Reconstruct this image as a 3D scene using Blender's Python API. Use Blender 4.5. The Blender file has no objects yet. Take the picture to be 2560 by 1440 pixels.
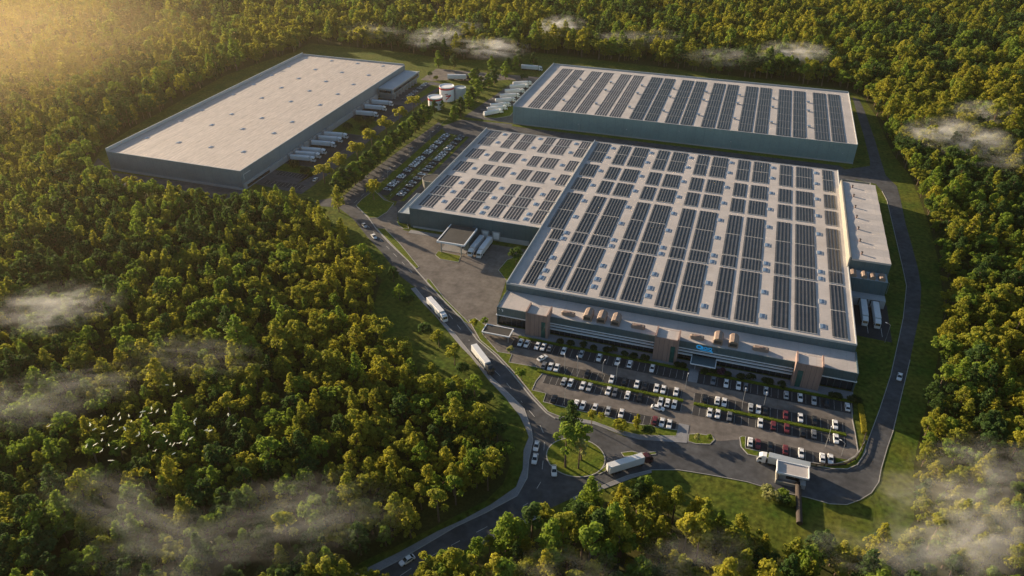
import bpy, bmesh, math, random
import numpy as np
from mathutils import Matrix, Vector
random.seed(7); RNG = np.random.default_rng(7)
PI = math.pi
C = bpy.context.scene.collection
SC = bpy.context.scene
# ------------------------------------------------------------------ camera model (metres; origin under the drone)
CAM_H = 190.0; FPX = 1874.926; PITCH = 0.568; ROLL = 0.0047; YAW = -0.31
_cy, _sy, _cp, _sp = math.cos(YAW), math.sin(YAW), math.cos(PITCH), math.sin(PITCH)
FWD = Vector((_sy*_cp, _cy*_cp, -_sp)); _r0 = Vector((_cy, -_sy, 0)); _u0 = _r0.cross(FWD)
RGT = math.cos(ROLL)*_r0 + math.sin(ROLL)*_u0; UPV = -math.sin(ROLL)*_r0 + math.cos(ROLL)*_u0
def W(px, py, z=0.0):
    "survey: point of the photo (2560 px wide) -> point of the place at height z"
    d = FWD + RGT*((px-1280)/FPX) - UPV*((py-720)/FPX)
    t = (CAM_H-z)/-d.z
    return (d.x*t, d.y*t)
def PJ(x, y, z=0.0):
    d = Vector((x, y, z-CAM_H)); q = d.dot(FWD)
    return (1280+FPX*d.dot(RGT)/q, 720-FPX*d.dot(UPV)/q)
def P(pts, z=0.0): return [W(x, y, z) for x, y in pts]
ONES = ['','first','second','third','fourth','fifth','sixth','seventh','eighth','ninth','tenth','eleventh','twelfth','thirteenth','fourteenth','fifteenth','sixteenth','seventeenth','eighteenth','nineteenth']
TENS = ['','','twenty','thirty','forty','fifty','sixty','seventy','eighty','ninety']
TENO = ['','','twentieth','thirtieth','fortieth','fiftieth','sixtieth','seventieth','eightieth','ninetieth']
def ordw(n):
    if n < 20: return ONES[n]
    return TENO[n//10] if n % 10 == 0 else TENS[n//10]+'-'+ONES[n % 10]
# ------------------------------------------------------------------ materials
def mat(name, col, rough=0.7, var=0.0, scale=0.2, metal=0.0, spec=None, stretch=None, col2=None, fine=0.0, fscale=3.0, emit=None, bump=0.0, transl=0.0):
    m = bpy.data.materials.new(name); m.use_nodes = True
    n = m.node_tree.nodes; l = m.node_tree.links
    b = n['Principled BSDF']; b.inputs['Roughness'].default_value = rough; b.inputs['Metallic'].default_value = metal
    if spec is not None: b.inputs['Specular IOR Level'].default_value = spec
    c = (*col, 1)
    b.inputs['Base Color'].default_value = c
    out_col = None
    if var or col2 or fine:
        tc = n.new('ShaderNodeNewGeometry'); src = tc.outputs['Position']
        if stretch:
            mp = n.new('ShaderNodeMapping'); mp.inputs['Scale'].default_value = stretch; l.new(src, mp.inputs['Vector']); src = mp.outputs['Vector']
        nz = n.new('ShaderNodeTexNoise'); nz.inputs['Scale'].default_value = scale; nz.inputs['Detail'].default_value = 5; nz.inputs['Roughness'].default_value = 0.6
        l.new(src, nz.inputs['Vector'])
        rp = n.new('ShaderNodeValToRGB'); rp.color_ramp.elements[0].position = 0.32; rp.color_ramp.elements[1].position = 0.68
        c2 = col2 or tuple(v*(1+var) for v in col); c1 = col if col2 else tuple(v*(1-var) for v in col)
        rp.color_ramp.elements[0].color = (*c1, 1); rp.color_ramp.elements[1].color = (*c2, 1)
        l.new(nz.outputs['Fac'], rp.inputs['Fac']); out_col = rp.outputs['Color']
        if fine:
            n2 = n.new('ShaderNodeTexNoise'); n2.inputs['Scale'].default_value = fscale; n2.inputs['Detail'].default_value = 3; l.new(src, n2.inputs['Vector'])
            mr = n.new('ShaderNodeMapRange'); mr.inputs['From Min'].default_value = .3; mr.inputs['From Max'].default_value = .7
            mr.inputs['To Min'].default_value = 1-fine; mr.inputs['To Max'].default_value = 1+fine; l.new(n2.outputs['Fac'], mr.inputs['Value'])
            mx = n.new('ShaderNodeVectorMath'); mx.operation = 'SCALE'; l.new(out_col, mx.inputs[0]); l.new(mr.outputs['Result'], mx.inputs['Scale']); out_col = mx.outputs['Vector']
            if bump:
                bp = n.new('ShaderNodeBump'); bp.inputs['Strength'].default_value = bump; bp.inputs['Distance'].default_value = .3; l.new(n2.outputs['Fac'], bp.inputs['Height']); l.new(bp.outputs['Normal'], b.inputs['Normal'])
        l.new(out_col, b.inputs['Base Color'])
    if emit: b.inputs['Emission Color'].default_value = (*emit[:3], 1); b.inputs['Emission Strength'].default_value = emit[3]
    if transl:
        tr = n.new('ShaderNodeBsdfTranslucent'); ms = n.new('ShaderNodeMixShader'); ms.inputs['Fac'].default_value = transl
        tr.inputs['Color'].default_value = c
        if out_col:
            vs = n.new('ShaderNodeVectorMath'); vs.operation = 'MULTIPLY'; vs.inputs[1].default_value = (1.75,1.75,1.3); l.new(out_col, vs.inputs[0]); l.new(vs.outputs['Vector'], tr.inputs['Color'])
        l.new(b.outputs['BSDF'], ms.inputs[1]); l.new(tr.outputs['BSDF'], ms.inputs[2])
        l.new(ms.outputs['Shader'], n['Material Output'].inputs['Surface'])
    return m
def ribbed(name, col, pitch=1.0, rough=.45, axis='XY', metal=0.3):
    "profiled sheet cladding: vertical ribs as a bump plus faint panel joints"
    m = mat(name, col, rough, var=.10, scale=.06, metal=metal, fine=.05, fscale=.8)
    n = m.node_tree.nodes; l = m.node_tree.links; b = n['Principled BSDF']
    g = n.new('ShaderNodeNewGeometry'); sp = n.new('ShaderNodeSeparateXYZ'); l.new(g.outputs['Position'], sp.inputs[0])
    ad = n.new('ShaderNodeMath'); ad.operation = 'ADD'; l.new(sp.outputs['X'], ad.inputs[0]); l.new(sp.outputs['Y'], ad.inputs[1])
    mu = n.new('ShaderNodeMath'); mu.operation = 'MULTIPLY'; mu.inputs[1].default_value = 2*PI/pitch; l.new(ad.outputs[0], mu.inputs[0])
    si = n.new('ShaderNodeMath'); si.operation = 'SINE'; l.new(mu.outputs[0], si.inputs[0])
    bp = n.new('ShaderNodeBump'); bp.inputs['Strength'].default_value = .35; bp.inputs['Distance'].default_value = .1; l.new(si.outputs[0], bp.inputs['Height']); l.new(bp.outputs['Normal'], b.inputs['Normal'])
    pp = n.new('ShaderNodeMath'); pp.operation = 'PINGPONG'; pp.inputs[1].default_value = 3.0; l.new(ad.outputs[0], pp.inputs[0])
    mr = n.new('ShaderNodeMapRange'); mr.inputs['From Min'].default_value = 0; mr.inputs['From Max'].default_value = .35; mr.inputs['To Min'].default_value = .88; mr.inputs['To Max'].default_value = 1; l.new(pp.outputs[0], mr.inputs['Value'])
    vm = n.new('ShaderNodeVectorMath'); vm.operation = 'SCALE'; src = b.inputs['Base Color'].links[0].from_socket; l.new(src, vm.inputs[0]); l.new(mr.outputs['Result'], vm.inputs['Scale']); l.new(vm.outputs['Vector'], b.inputs['Base Color'])
    return m
M = {}
M['grass'] = mat('grass', (.052,.092,.012), .95, col2=(.125,.128,.02), scale=.07, fine=.45, fscale=.55, bump=.6, spec=.1)
M['lawn'] = mat('lawn', (.075,.12,.014), .95, col2=(.15,.16,.02), scale=.16, fine=.35, fscale=.9, bump=.5, spec=.1)
M['floor'] = mat('forest_floor', (.045,.055,.014), .95, col2=(.075,.07,.02), scale=.06, fine=.3, fscale=1.0, spec=.1)
M['asphalt'] = mat('asphalt', (.082,.084,.090), .9, var=.26, scale=.12, fine=.20, fscale=.45, spec=.2)
M['yard'] = mat('yard_asphalt', (.165,.147,.133), .9, var=.24, scale=.16, fine=.16, fscale=.5, spec=.2)
M['bay'] = mat('bay_asphalt', (.045,.045,.048), .9, var=.25, scale=.09, fine=.12, fscale=1.5, spec=.2)
M['concrete'] = mat('paving', (.25,.25,.26), .85, var=.12, scale=.25, fine=.08, fscale=2)
sheets_later = [('yard', 6.0, 6.0, .86)]
M['kerb'] = mat('kerb', (.36,.35,.33), .85, var=.15, scale=.5)
M['paint'] = mat('road_paint', (.50,.49,.46), .8, var=.3, scale=.6)
M['dirt'] = mat('dirt', (.22,.16,.09), .95, var=.2, scale=.1)
M['roof'] = mat('roof_membrane', (.51,.47,.445), .75, var=.11, scale=.10, fine=.05, fscale=.9)
M['roofL'] = mat('roof_sheet', (.52,.455,.41), .7, var=.08, scale=.35, stretch=(2.4,.30,1), fine=.13, fscale=.7)
def sheets(m, length, width, dark, swap=True):
    n = m.node_tree.nodes; l = m.node_tree.links; b = n['Principled BSDF']; src = b.inputs['Base Color'].links[0].from_socket
    g = n.new('ShaderNodeNewGeometry'); sp = n.new('ShaderNodeSeparateXYZ'); cb = n.new('ShaderNodeCombineXYZ'); l.new(g.outputs['Position'], sp.inputs[0])
    l.new(sp.outputs['Y' if swap else 'X'], cb.inputs['X']); l.new(sp.outputs['X' if swap else 'Y'], cb.inputs['Y'])
    br = n.new('ShaderNodeTexBrick'); l.new(cb.outputs[0], br.inputs['Vector']); br.inputs['Scale'].default_value = 1.0; br.inputs['Brick Width'].default_value = length; br.inputs['Row Height'].default_value = width; br.inputs['Mortar Size'].default_value = .16; br.inputs['Mortar Smooth'].default_value = .6
    br.inputs['Color1'].default_value = (1,1,1,1); br.inputs['Color2'].default_value = (.93,.93,.93,1); br.inputs['Mortar'].default_value = (dark,dark,dark,1)
    mx = n.new('ShaderNodeMix'); mx.data_type = 'RGBA'; mx.blend_type = 'MULTIPLY'; mx.inputs['Factor'].default_value = 1; l.new(src, mx.inputs['A']); l.new(br.outputs['Color'], mx.inputs['B']); l.new(mx.outputs['Result'], b.inputs['Base Color'])
for _k, _a, _b, _d in sheets_later: sheets(M[_k], _a, _b, _d, False)
sheets(M['roofL'], 22.6, 2.65, .72); sheets(M['roof'], 18.0, 6.0, .88)
M['roofgrey'] = mat('roof_grey', (.36,.40,.43), .6, var=.08, scale=.1)
M['wall'] = ribbed('cladding_green', (.10,.155,.175), 1.1)
M['wallB'] = ribbed('cladding_teal', (.24,.345,.36), 1.1)
M['wallL'] = ribbed('cladding_grey', (.25,.30,.33), 1.1)
M['plinth'] = mat('concrete_plinth', (.36,.37,.38), .85, var=.10, scale=.2)
M['coping'] = mat('coping', (.42,.44,.45), .5, var=.06, scale=.3)
M['cream'] = mat('cream_wall', (.31,.295,.255), .7, var=.06, scale=.2)
M['fin'] = mat('white_fin', (.80,.82,.84), .5, var=.04, scale=.4)
M['glass'] = mat('dark_glass', (.012,.022,.030), .08, var=.3, scale=.15, spec=.8)
M['bandglass'] = mat('glazing_band', (.012,.022,.030), .1, spec=.8)
def _band(m):
    n = m.node_tree.nodes; l = m.node_tree.links; g = n.new('ShaderNodeNewGeometry'); sp = n.new('ShaderNodeSeparateXYZ'); l.new(g.outputs['Position'], sp.inputs[0])
    a = n.new('ShaderNodeMath'); a.operation = 'PINGPONG'; a.inputs[1].default_value = 1.2; l.new(sp.outputs['X'], a.inputs[0])
    c = n.new('ShaderNodeMath'); c.operation = 'LESS_THAN'; c.inputs[1].default_value = .07; l.new(a.outputs[0], c.inputs[0])
    mx = n.new('ShaderNodeMix'); mx.data_type = 'RGBA'; l.new(c.outputs[0], mx.inputs['Factor']); mx.inputs['A'].default_value = (.012,.022,.030,1); mx.inputs['B'].default_value = (.10,.11,.12,1); l.new(mx.outputs['Result'], n['Principled BSDF'].inputs['Base Color'])
_band(M['bandglass'])
M['greenglass'] = mat('green_glass', (.03,.10,.09), .1, var=.3, scale=.5, spec=.8)
M['sky_glass'] = mat('rooflight', (.12,.19,.30), .3, var=.2, scale=.6, spec=.5)
M['frame'] = mat('rooflight_frame', (.66,.65,.63), .6)
M['panel'] = mat('solar_cell', (.033,.035,.043), .42, var=.30, scale=.35, fine=.3, fscale=2.2, spec=.45)
M['rail'] = mat('panel_rail', (.55,.53,.50), .5)
M['brick'] = mat('brown_cladding', (.29,.20,.172), .8, var=.10, scale=.6, stretch=(1,1,.15), fine=.10, fscale=1.8)
M['tan'] = mat('tan_metal', (.26,.19,.15), .6, var=.12, scale=.5, fine=.08, fscale=2)
M['darkroof'] = mat('dark_roof', (.045,.043,.040), .75, var=.2, scale=.2)
M['steel'] = mat('steel', (.45,.46,.47), .4, metal=.4, var=.1, scale=.5)
M['white'] = mat('white_paint', (.78,.78,.78), .4, var=.03, scale=.6)
M['trailer'] = mat('trailer_white', (.70,.71,.72), .45, var=.06, scale=.3)
M['darkcab'] = mat('dark_cab', (.035,.04,.045), .4, var=.1, scale=.5)
M['redcab'] = mat('maroon_cab', (.075,.018,.022), .4, var=.1, scale=.5)
M['rubber'] = mat('rubber', (.018,.018,.018), .9, var=.1, scale=2)
M['red'] = mat('red_paint', (.55,.02,.03), .5, var=.08, scale=.4)
M['tankw'] = mat('tank_white', (.86,.85,.85), .45, var=.04, scale=.3)
M['tankg'] = mat('tank_grey', (.42,.47,.50), .5, var=.06, scale=.3)
M['brownrail'] = mat('weathered_timber', (.055,.042,.035), .85, var=.2, scale=.8)
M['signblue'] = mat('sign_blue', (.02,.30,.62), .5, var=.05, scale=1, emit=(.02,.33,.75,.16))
M['bark'] = mat('bark', (.16,.11,.075), .95, var=.25, scale=1.5)
M['bird'] = mat('bird_white', (.88,.88,.88), .8, var=.02, scale=3, transl=.45)
M['orange'] = mat('orange_paint', (.6,.16,.03), .6, var=.1, scale=1)
for k, c in {'white':(.80,.80,.80),'silver':(.42,.44,.46),'grey':(.16,.17,.19),'black':(.02,.021,.024),'red':(.15,.03,.038)}.items():
    M['car_'+k] = mat('car_'+k, c, .3, var=.03, scale=1.0, spec=.5)
LEAF = {'golden':((.20,.21,.028),(.34,.305,.036)), 'olive':((.155,.195,.029),(.30,.28,.036)), 'bright green':((.11,.185,.029),(.21,.26,.037)),
        'dark green':((.040,.085,.025),(.075,.115,.03)), 'pale green':((.24,.27,.10),(.32,.31,.13))}
def leafmat(name, a, b):
    m = mat('leaf_'+name.replace(' ', '_'), a, .8, col2=b, scale=.35, fine=.22, fscale=1.6, spec=.12, transl=.42)
    return m
for k, (a, b) in LEAF.items(): M['leaf '+k] = leafmat(k, a, b)
M['leaf hedge'] = leafmat('hedge', (.14,.20,.024), (.20,.24,.03))
M['leaf shrub'] = leafmat('shrub', (.035,.055,.022), (.055,.075,.028))
M['leaf purple'] = leafmat('purple', (.07,.03,.06), (.10,.05,.07))
M['leaf yellow'] = leafmat('yellow', (.20,.19,.02), (.28,.25,.03))
# ------------------------------------------------------------------ mesh builder
class MB:
    def __init__(s): s.v = []; s.f = []; s.mi = []
    def add(s, vs, fs, mi=0):
        o = len(s.v); s.v += [tuple(p) for p in vs]; s.f += [tuple(i+o for i in f) for f in fs]; s.mi += [mi]*len(fs)
    def box(s, x0, x1, y0, y1, z0, z1, mi=0):
        s.add([(x0,y0,z0),(x1,y0,z0),(x1,y1,z0),(x0,y1,z0),(x0,y0,z1),(x1,y0,z1),(x1,y1,z1),(x0,y1,z1)],
              [(0,3,2,1),(4,5,6,7),(0,1,5,4),(1,2,6,5),(2,3,7,6),(3,0,4,7)], mi)
    def prism(s, poly, z0, z1, mi=0, bottom=True):
        a = sum(poly[i][0]*poly[(i+1)%len(poly)][1]-poly[(i+1)%len(poly)][0]*poly[i][1] for i in range(len(poly)))
        if a < 0: poly = poly[::-1]
        n = len(poly); vs = [(x,y,z0) for x,y in poly]+[(x,y,z1) for x,y in poly]
        fs = [tuple(range(n, 2*n))] + [(i,(i+1)%n,n+(i+1)%n,n+i) for i in range(n)]
        if bottom: fs.append(tuple(range(n-1,-1,-1)))
        s.add(vs, fs, mi)
    def sheet(s, poly, z, mi=0):
        a = sum(poly[i][0]*poly[(i+1)%len(poly)][1]-poly[(i+1)%len(poly)][0]*poly[i][1] for i in range(len(poly)))
        if a < 0: poly = poly[::-1]
        s.add([(x,y,z) for x,y in poly], [tuple(range(len(poly)))], mi)
    def ribbon(s, pts, w, z0, z1=None, mi=0, closed=False):
        n = len(pts); L = []; R = []
        for i in range(n):
            a = pts[(i-1)%n] if (closed or i > 0) else pts[i]; b = pts[(i+1)%n] if (closed or i < n-1) else pts[i]
            dx, dy = b[0]-a[0], b[1]-a[1]; h = math.hypot(dx, dy) or 1
            nx, ny = -dy/h*w/2, dx/h*w/2
            L.append((pts[i][0]+nx, pts[i][1]+ny)); R.append((pts[i][0]-nx, pts[i][1]-ny))
        m = n if closed else n-1
        for i in range(m):
            j = (i+1)%n
            if z1 is None: s.add([(*R[i],z0),(*R[j],z0),(*L[j],z0),(*L[i],z0)], [(0,1,2,3)], mi)
            else:
                s.add([(*R[i],z0),(*R[j],z0),(*L[j],z0),(*L[i],z0),(*R[i],z1),(*R[j],z1),(*L[j],z1),(*L[i],z1)],
                      [(4,5,6,7),(0,1,5,4),(2,3,7,6)]+([] if closed else ([(3,0,4,7)] if i == 0 else [])+([(1,2,6,5)] if i == m-1 else [])), mi)
    def cyl(s, c, r, z0, z1, n=24, mi=0, r1=None, cap=True):
        r1 = r if r1 is None else r1
        vs = [(c[0]+r*math.cos(2*PI*i/n), c[1]+r*math.sin(2*PI*i/n), z0) for i in range(n)]+[(c[0]+r1*math.cos(2*PI*i/n), c[1]+r1*math.sin(2*PI*i/n), z1) for i in range(n)]
        fs = [(i,(i+1)%n,n+(i+1)%n,n+i) for i in range(n)]
        if cap: fs += [tuple(range(n,2*n)), tuple(range(n-1,-1,-1))]
        s.add(vs, fs, mi)
    def tube(s, pts, rs, n=6, mi=0):
        prev = None; base = len(s.v)
        for k, p in enumerate(pts):
            p = Vector(p); a = Vector(pts[max(k-1,0)]); b = Vector(pts[min(k+1,len(pts)-1)]); d = (b-a).normalized()
            u = d.cross(Vector((1,0,0)) if abs(d.x) < .8 else Vector((0,1,0))).normalized(); v = d.cross(u)
            for i in range(n):
                q = p+rs[k]*(math.cos(2*PI*i/n)*u+math.sin(2*PI*i/n)*v); s.v.append(tuple(q))
        for k in range(len(pts)-1):
            for i in range(n):
                s.f.append((base+k*n+i, base+k*n+(i+1)%n, base+(k+1)*n+(i+1)%n, base+(k+1)*n+i)); s.mi.append(mi)
        s.f.append(tuple(base+i for i in range(n-1,-1,-1))); s.mi.append(mi)
        s.f.append(tuple(base+(len(pts)-1)*n+i for i in range(n))); s.mi.append(mi)
    def loft(s, secs, mi=0):
        n = len(secs[0]); o = len(s.v)
        for q in secs: s.v += [tuple(p) for p in q]
        for k in range(len(secs)-1):
            for i in range(n): s.f.append((o+k*n+i, o+k*n+(i+1)%n, o+(k+1)*n+(i+1)%n, o+(k+1)*n+i)); s.mi.append(mi)
        s.f.append(tuple(o+i for i in range(n-1,-1,-1))); s.mi.append(mi)
        s.f.append(tuple(o+(len(secs)-1)*n+i for i in range(n))); s.mi.append(mi)
    def build(s, name, mats, parent=None, smooth=False, fix=False):
        me = bpy.data.meshes.new(name); me.from_pydata(s.v, [], s.f); me.update()
        for m in (mats if isinstance(mats, (list, tuple)) else [mats]): me.materials.append(m)
        if any(s.mi): me.polygons.foreach_set('material_index', s.mi)
        if fix:
            bm = bmesh.new(); bm.from_mesh(me); bmesh.ops.recalc_face_normals(bm, faces=bm.faces); bm.to_mesh(me); bm.free()
        if smooth: me.shade_smooth()
        o = bpy.data.objects.new(name, me); C.objects.link(o)
        if parent: o.parent = parent
        return o
def tag(o, label=None, cat=None, group=None, kind=None):
    if label: o['label'] = label
    if cat: o['category'] = cat
    if group: o['group'] = group
    if kind: o['kind'] = kind
    return o
def empty(name, loc=(0,0,0), rz=0.0, label=None, cat=None, group=None):
    o = bpy.data.objects.new(name, None); C.objects.link(o); o.location = loc; o.rotation_euler = (0,0,rz)
    o.empty_display_size = .5
    return tag(o, label, cat, group)
def struct(o): o['kind'] = 'structure'; return o
def copy_tree(o, parent=None):
    c = o.copy(); C.objects.link(c)
    if parent: c.parent = parent
    for ch in list(o.children): copy_tree(ch, c)
    return c
def recolor(o, m): o.material_slots[0].link = 'OBJECT'; o.material_slots[0].material = m
# ================================================================== SETTING
b = MB(); b.sheet([(-1700,-400),(1700,-400),(1700,2200),(-1700,2200)], 0); struct(b.build('ground', M['floor']))
SITE_PX = [(835,1450),(905,1405),(985,1368),(1085,1318),(1150,1285),(1215,1252),(1258,1210),(1276,1160),(1262,1105),(1225,1045),(1165,1000),(1105,960),(1040,920),(985,880),(945,840),(930,790),(942,735),(955,700),(930,672),(890,635),(860,600),(830,565),(792,540),(735,522),(680,512),(600,504),(480,494),(370,486),(240,458),(222,425),(255,370),(330,320),(560,190),(655,155),(735,130),
           (775,108),(1020,132),(1120,150),(1210,150),(1290,138),(1330,130),(1395,138),(2100,222),(2155,240),(2190,290),(2232,385),(2275,440),(2300,500),(2322,560),(2345,650),(2360,760),(2348,880),(2330,960),(2305,1060),(2285,1160),(2285,1230),(2285,1300),(2255,1350),(2150,1395),(1990,1400),(1850,1355),(1720,1305),(1650,1272),(1590,1250),(1500,1256),(1440,1276),(1385,1306),(1300,1342),(1210,1388),(1130,1428),(1060,1470)]
SITE = P(SITE_PX)
b = MB(); b.sheet(SITE, .02); struct(b.build('lawn', M['grass']))
# roads (asphalt sheets), each a little above the one below
road_left = [(929,1437),(993,1404),(1138,1318),(1215,1282),(1293,1240),(1318,1195),(1322,1151),(1332,1104),(1329,1076),(1310,1022),(1277,989),(1229,944),(1190,900),(1138,836),(1099,794),(1066,753),(1038,719),(1000,690),(951,628),(918,592),(890,556),(873,539),(845,518),(790,515),(785,503),(830,495),(862,488)]
road_right = [(905,522),(923,547),(940,572),(979,614),(1018,650),(1065,703),(1107,750),(1151,794),(1193,850),(1238,889),(1282,936),(1327,992),(1366,1033),(1388,1047),(1486,1062),(1560,1092),(1717,1109),(1786,1104),(1849,1099),(1868,1137),(2000,1160),(2079,1173),(2118,1174),(2143,1164),(2157,1140),(2171,1099),(2199,1024),(2227,938),(2246,852),(2258,795),(2264,736),(2266,714),(2256,667),(2228,547),(2217,500),(2205,478),(2189,460)]
road_out = [(2242,466),(2250,493),(2264,560),(2275,597),(2295,672),(2303,719),(2300,778),(2289,833),(2275,900),(2257,974),(2232,1080),(2219,1117),(2203,1172),(2197,1205),(2178,1233),(2150,1250),(2117,1262),(2075,1260),(2019,1244),(1950,1230),(1867,1205),(1783,1189),(1728,1180),(1694,1175),(1629,1175),(1569,1189),(1514,1211),(1433,1244),(1365,1276),(1293,1307),(1110,1401),(1043,1437),(1000,1460),(880,1465)]
b = MB(); b.sheet(P(road_left+road_right+[(2150,452),(2110,438),(2110,424)]+[(2175,415),(2175,402),(2159,338),(2137,265),(2131,243),(2148,249),(2162,279),(2187,349),(2203,404),(2214,438)]+road_out), .05)
struct(b.build('road', M['asphalt']))
# avenue from the junction up between the tree rows
av_l = [(862,488),(905,447),(960,405),(1010,368),(1060,332),(1097,305),(1125,290),(1150,268),(1200,232),(1250,196),(1290,168),(1310,150)]
av_r = [(905,522),(945,478),(980,430),(1024,403),(1071,352),(1108,319),(1135,302),(1175,275),(1222,240),(1270,200),(1312,172),(1335,150)]
b = MB(); b.sheet(P(av_l[:6]+av_r[:6][::-1]), .06); struct(b.build('avenue', M['asphalt']))
# loading yard by the front block, and the car park
b = MB(); b.sheet(P([(905,522),(945,480),(992,520),(994,553),(1008,575),(1026,580),(1340,628),(1266,700),(1243,770),(1243,812),(1205,835),(1193,850),(1151,794),(1107,750),(1065,703),(1018,650),(979,614),(940,572),(923,547)]), .07)
struct(b.build('yard', M['yard']))
lot = P([(1205,835),(1250,830)])+[(-88,247.6),(57.6,247.6)]+P([(2128,1000),(2131,1050),(2138,1085),(2145,1129),(2138,1140),(2120,1150),(1849,1099),(1786,1104),(1717,1109),(1597,1100),(1486,1062),(1388,1047),(1366,1033),(1327,992),(1282,936),(1238,889)])
b = MB(); b.sheet(lot, .075); struct(b.build('car_park', M['yard']))
b = MB()
for (x0,x1,y0,y1) in [(-77.5,-4.0,240.0,246.4),(-.4,57.4,240.0,246.4),(-60,-5,228.6,234.2),(-.4,54,228.4,234.0),(-58,-4.5,221.3,226.6),(-.2,54,220.9,226.2),(-55,-5,209.6,215.2),(19.6,50,209.2,214.8)]:
    b.box(x0,x1,y0,y1,.076,.082)
struct(b.build('parking_bay', M['bay']))
b = MB()   # bay lines, lane dashes, road dashes
for (x0,x1,y0,y1) in [(-77.5,-4.0,240.6,246.2),(-.4,57.4,240.6,246.2),(-64,-5,228.8,234),(-.4,54,228.6,233.8),(-58,-4.5,221.5,226.4),(-.2,54,221.2,226),(-55,-5,209.8,215),(19.6,50,209.4,214.6)]:
    k = 0
    while x0+k*2.55 < x1+.1:
        b.box(x0+k*2.55-.04, x0+k*2.55+.04, y0, y1, .084, .088); k += 1
def dashes(pl, step=9.0, ln=4.0, w=.2, z=.068):
    acc = 0.0
    for i in range(len(pl)-1):
        (x0,y0),(x1,y1) = pl[i], pl[i+1]; L = math.hypot(x1-x0,y1-y0); t = -acc % step
        while t < L:
            e = min(t+ln, L); b.ribbon([(x0+(x1-x0)*t/L,y0+(y1-y0)*t/L),(x0+(x1-x0)*e/L,y0+(y1-y0)*e/L)], w, z); t += step
        acc += L
dashes(P([(1000,1440),(1060,1400),(1150,1352),(1255,1298),(1320,1258),(1352,1205),(1358,1150),(1362,1090),(1345,1052),(1302,1002),(1262,952),(1225,915),(1195,880),(1172,850),(1118,780),(1086,742),(1050,703),(1005,655),(975,625),(950,598),(915,560)]))
dashes(P([(885,508),(975,425),(1045,365),(1118,296)]))
dashes([(-188.8,356),(-188.8,460)], 10, 3, .2, .073)
dashes([(-150,470),(60,470)], 12, 3, .16)
for i in range(10):      # worn stripes of the lorry park beside the rear hall
    y = 496+i*8.6; b.ribbon([(-190,y),(-183,y+2)], .35, .068)
for i in range(9):
    b.box(-262,-257,337.5+i*0,337.6+i*0,.09,.094) if i == 0 else None
for k in range(11):
    b.box(-269+k*2.6,-268.9+k*2.6,347.5,352.5,.084,.088); b.box(-269+k*2.2,-268.9+k*2.2,361.5,366.5,.084,.088)
b.box(66.2,66.4,297,303,.084,.088); b.box(71.8,72.0,296,303,.084,.088)
struct(b.build('road_marking', M['paint']))
# dock aprons, rear road, service road
b = MB(); b.sheet([(-276,346),(-239,342)]+[(-238,372),(-239.5,400),(-240,440),(-239,475),(-238,505),(-236,560),(-252,565),(-276,500)], .045); struct(b.build('service_road', M['asphalt']))
b = MB()
b.sheet([(-273.2,379),(-249,379),(-248.6,436),(-273.2,437)], .066); b.sheet([(-273.2,466),(-248.2,466),(-247.6,503),(-273.2,503)], .066)
b.sheet([(-269.5,347),(-243,347),(-243,353),(-269.5,353)], .066); b.sheet([(-269.5,361.2),(-246,361.2),(-246,366.8),(-269.5,366.8)], .066)
b.sheet([(59,323),(76,323),(75.5,293),(60,294)], .066)
struct(b.build('dock_apron', M['bay']))
b = MB(); b.sheet([(-237,575),(-252,566),(-262,566),(-262,600),(-140,606),(-60,640),(-50,640),(-90,612),(-150,600),(-158,588),(-192,590),(-215,577)], .047)
struct(b.build('rear_road', M['yard']))
b = MB(); b.sheet([(-200,357),(-180,351),(-178,458),(-196,460),(-204,470),(-196,488),(-160,491),(60,489.5),(72,470),(66,452),(-150,452),(-163,449),(-170,440),(-172,352),(-168,333),(-178,333),(-182,352)], .058); struct(b.build('back_lane', M['asphalt']))
b = MB(); b.sheet([(-196,494),(-158.5,492.5),(-158.5,592),(-186,590)], .062); struct(b.build('lorry_park', M['asphalt']))
b = MB(); b.box(-196.8,-190.6,356,457,.060,.066); b.box(-186.6,-180.4,351,457,.060,.066); struct(b.build('rear_parking_bay', M['bay']))
b = MB(); b.sheet(P([(185,450),(222,455),(480,492),(600,502),(612,474),(282,431),(262,412),(245,395),(232,415)]), .043); struct(b.build('perimeter_road', M['asphalt']))
# pavements
b = MB()
pv = [(885,1437),(1002,1379),(1093,1329),(1157,1300),(1227,1262),(1290,1218),(1307,1173),(1309,1126),(1322,1093),(1315,1073),(1299,1040),(1263,994),(1221,950),(1179,894),(1154,869),(1121,830),(1090,792),(1060,761),(1027,722)]
b.prism(P(pv)+P(road_left[:17])[::-1], 0, .16)
b.prism(P([(1388,1046),(1420,1042),(1486,1056),(1541,1076),(1597,1089),(1691,1092),(1697,1058),(1723,1064),(1717,1108),(1597,1099),(1558,1089),(1486,1062)]), 0, .16)
b.prism([(-88,253.4),(57.8,253.4),(57.8,248.0),(-88,248.0)], 0, .16)
b.prism([(-4,248.0),(-.4,248.0),(-.4,240.2),(-4,240.2)], 0, .12)
b.prism(P([(1629,1174),(1594,1183),(1569,1189),(1514,1211),(1433,1244),(1433,1253),(1520,1219),(1580,1196),(1629,1182)]), 0, .16)
b.prism(P([(1365,1277),(1293,1308),(1195,1358),(1195,1368),(1300,1316),(1365,1288)]), 0, .16)
b.prism(P([(1110,1402),(1043,1438),(1060,1445),(1125,1412)]), 0, .16)
b.prism([(-136.5,306.5),(-123,306.5),(-123,318),(-136.5,318)], 0, .2)
b.prism([(-160,321.5),(-138,321.5),(-138,318.2),(-160,318.2)], 0, .14)
struct(b.build('pavement', M['concrete']))
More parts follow.
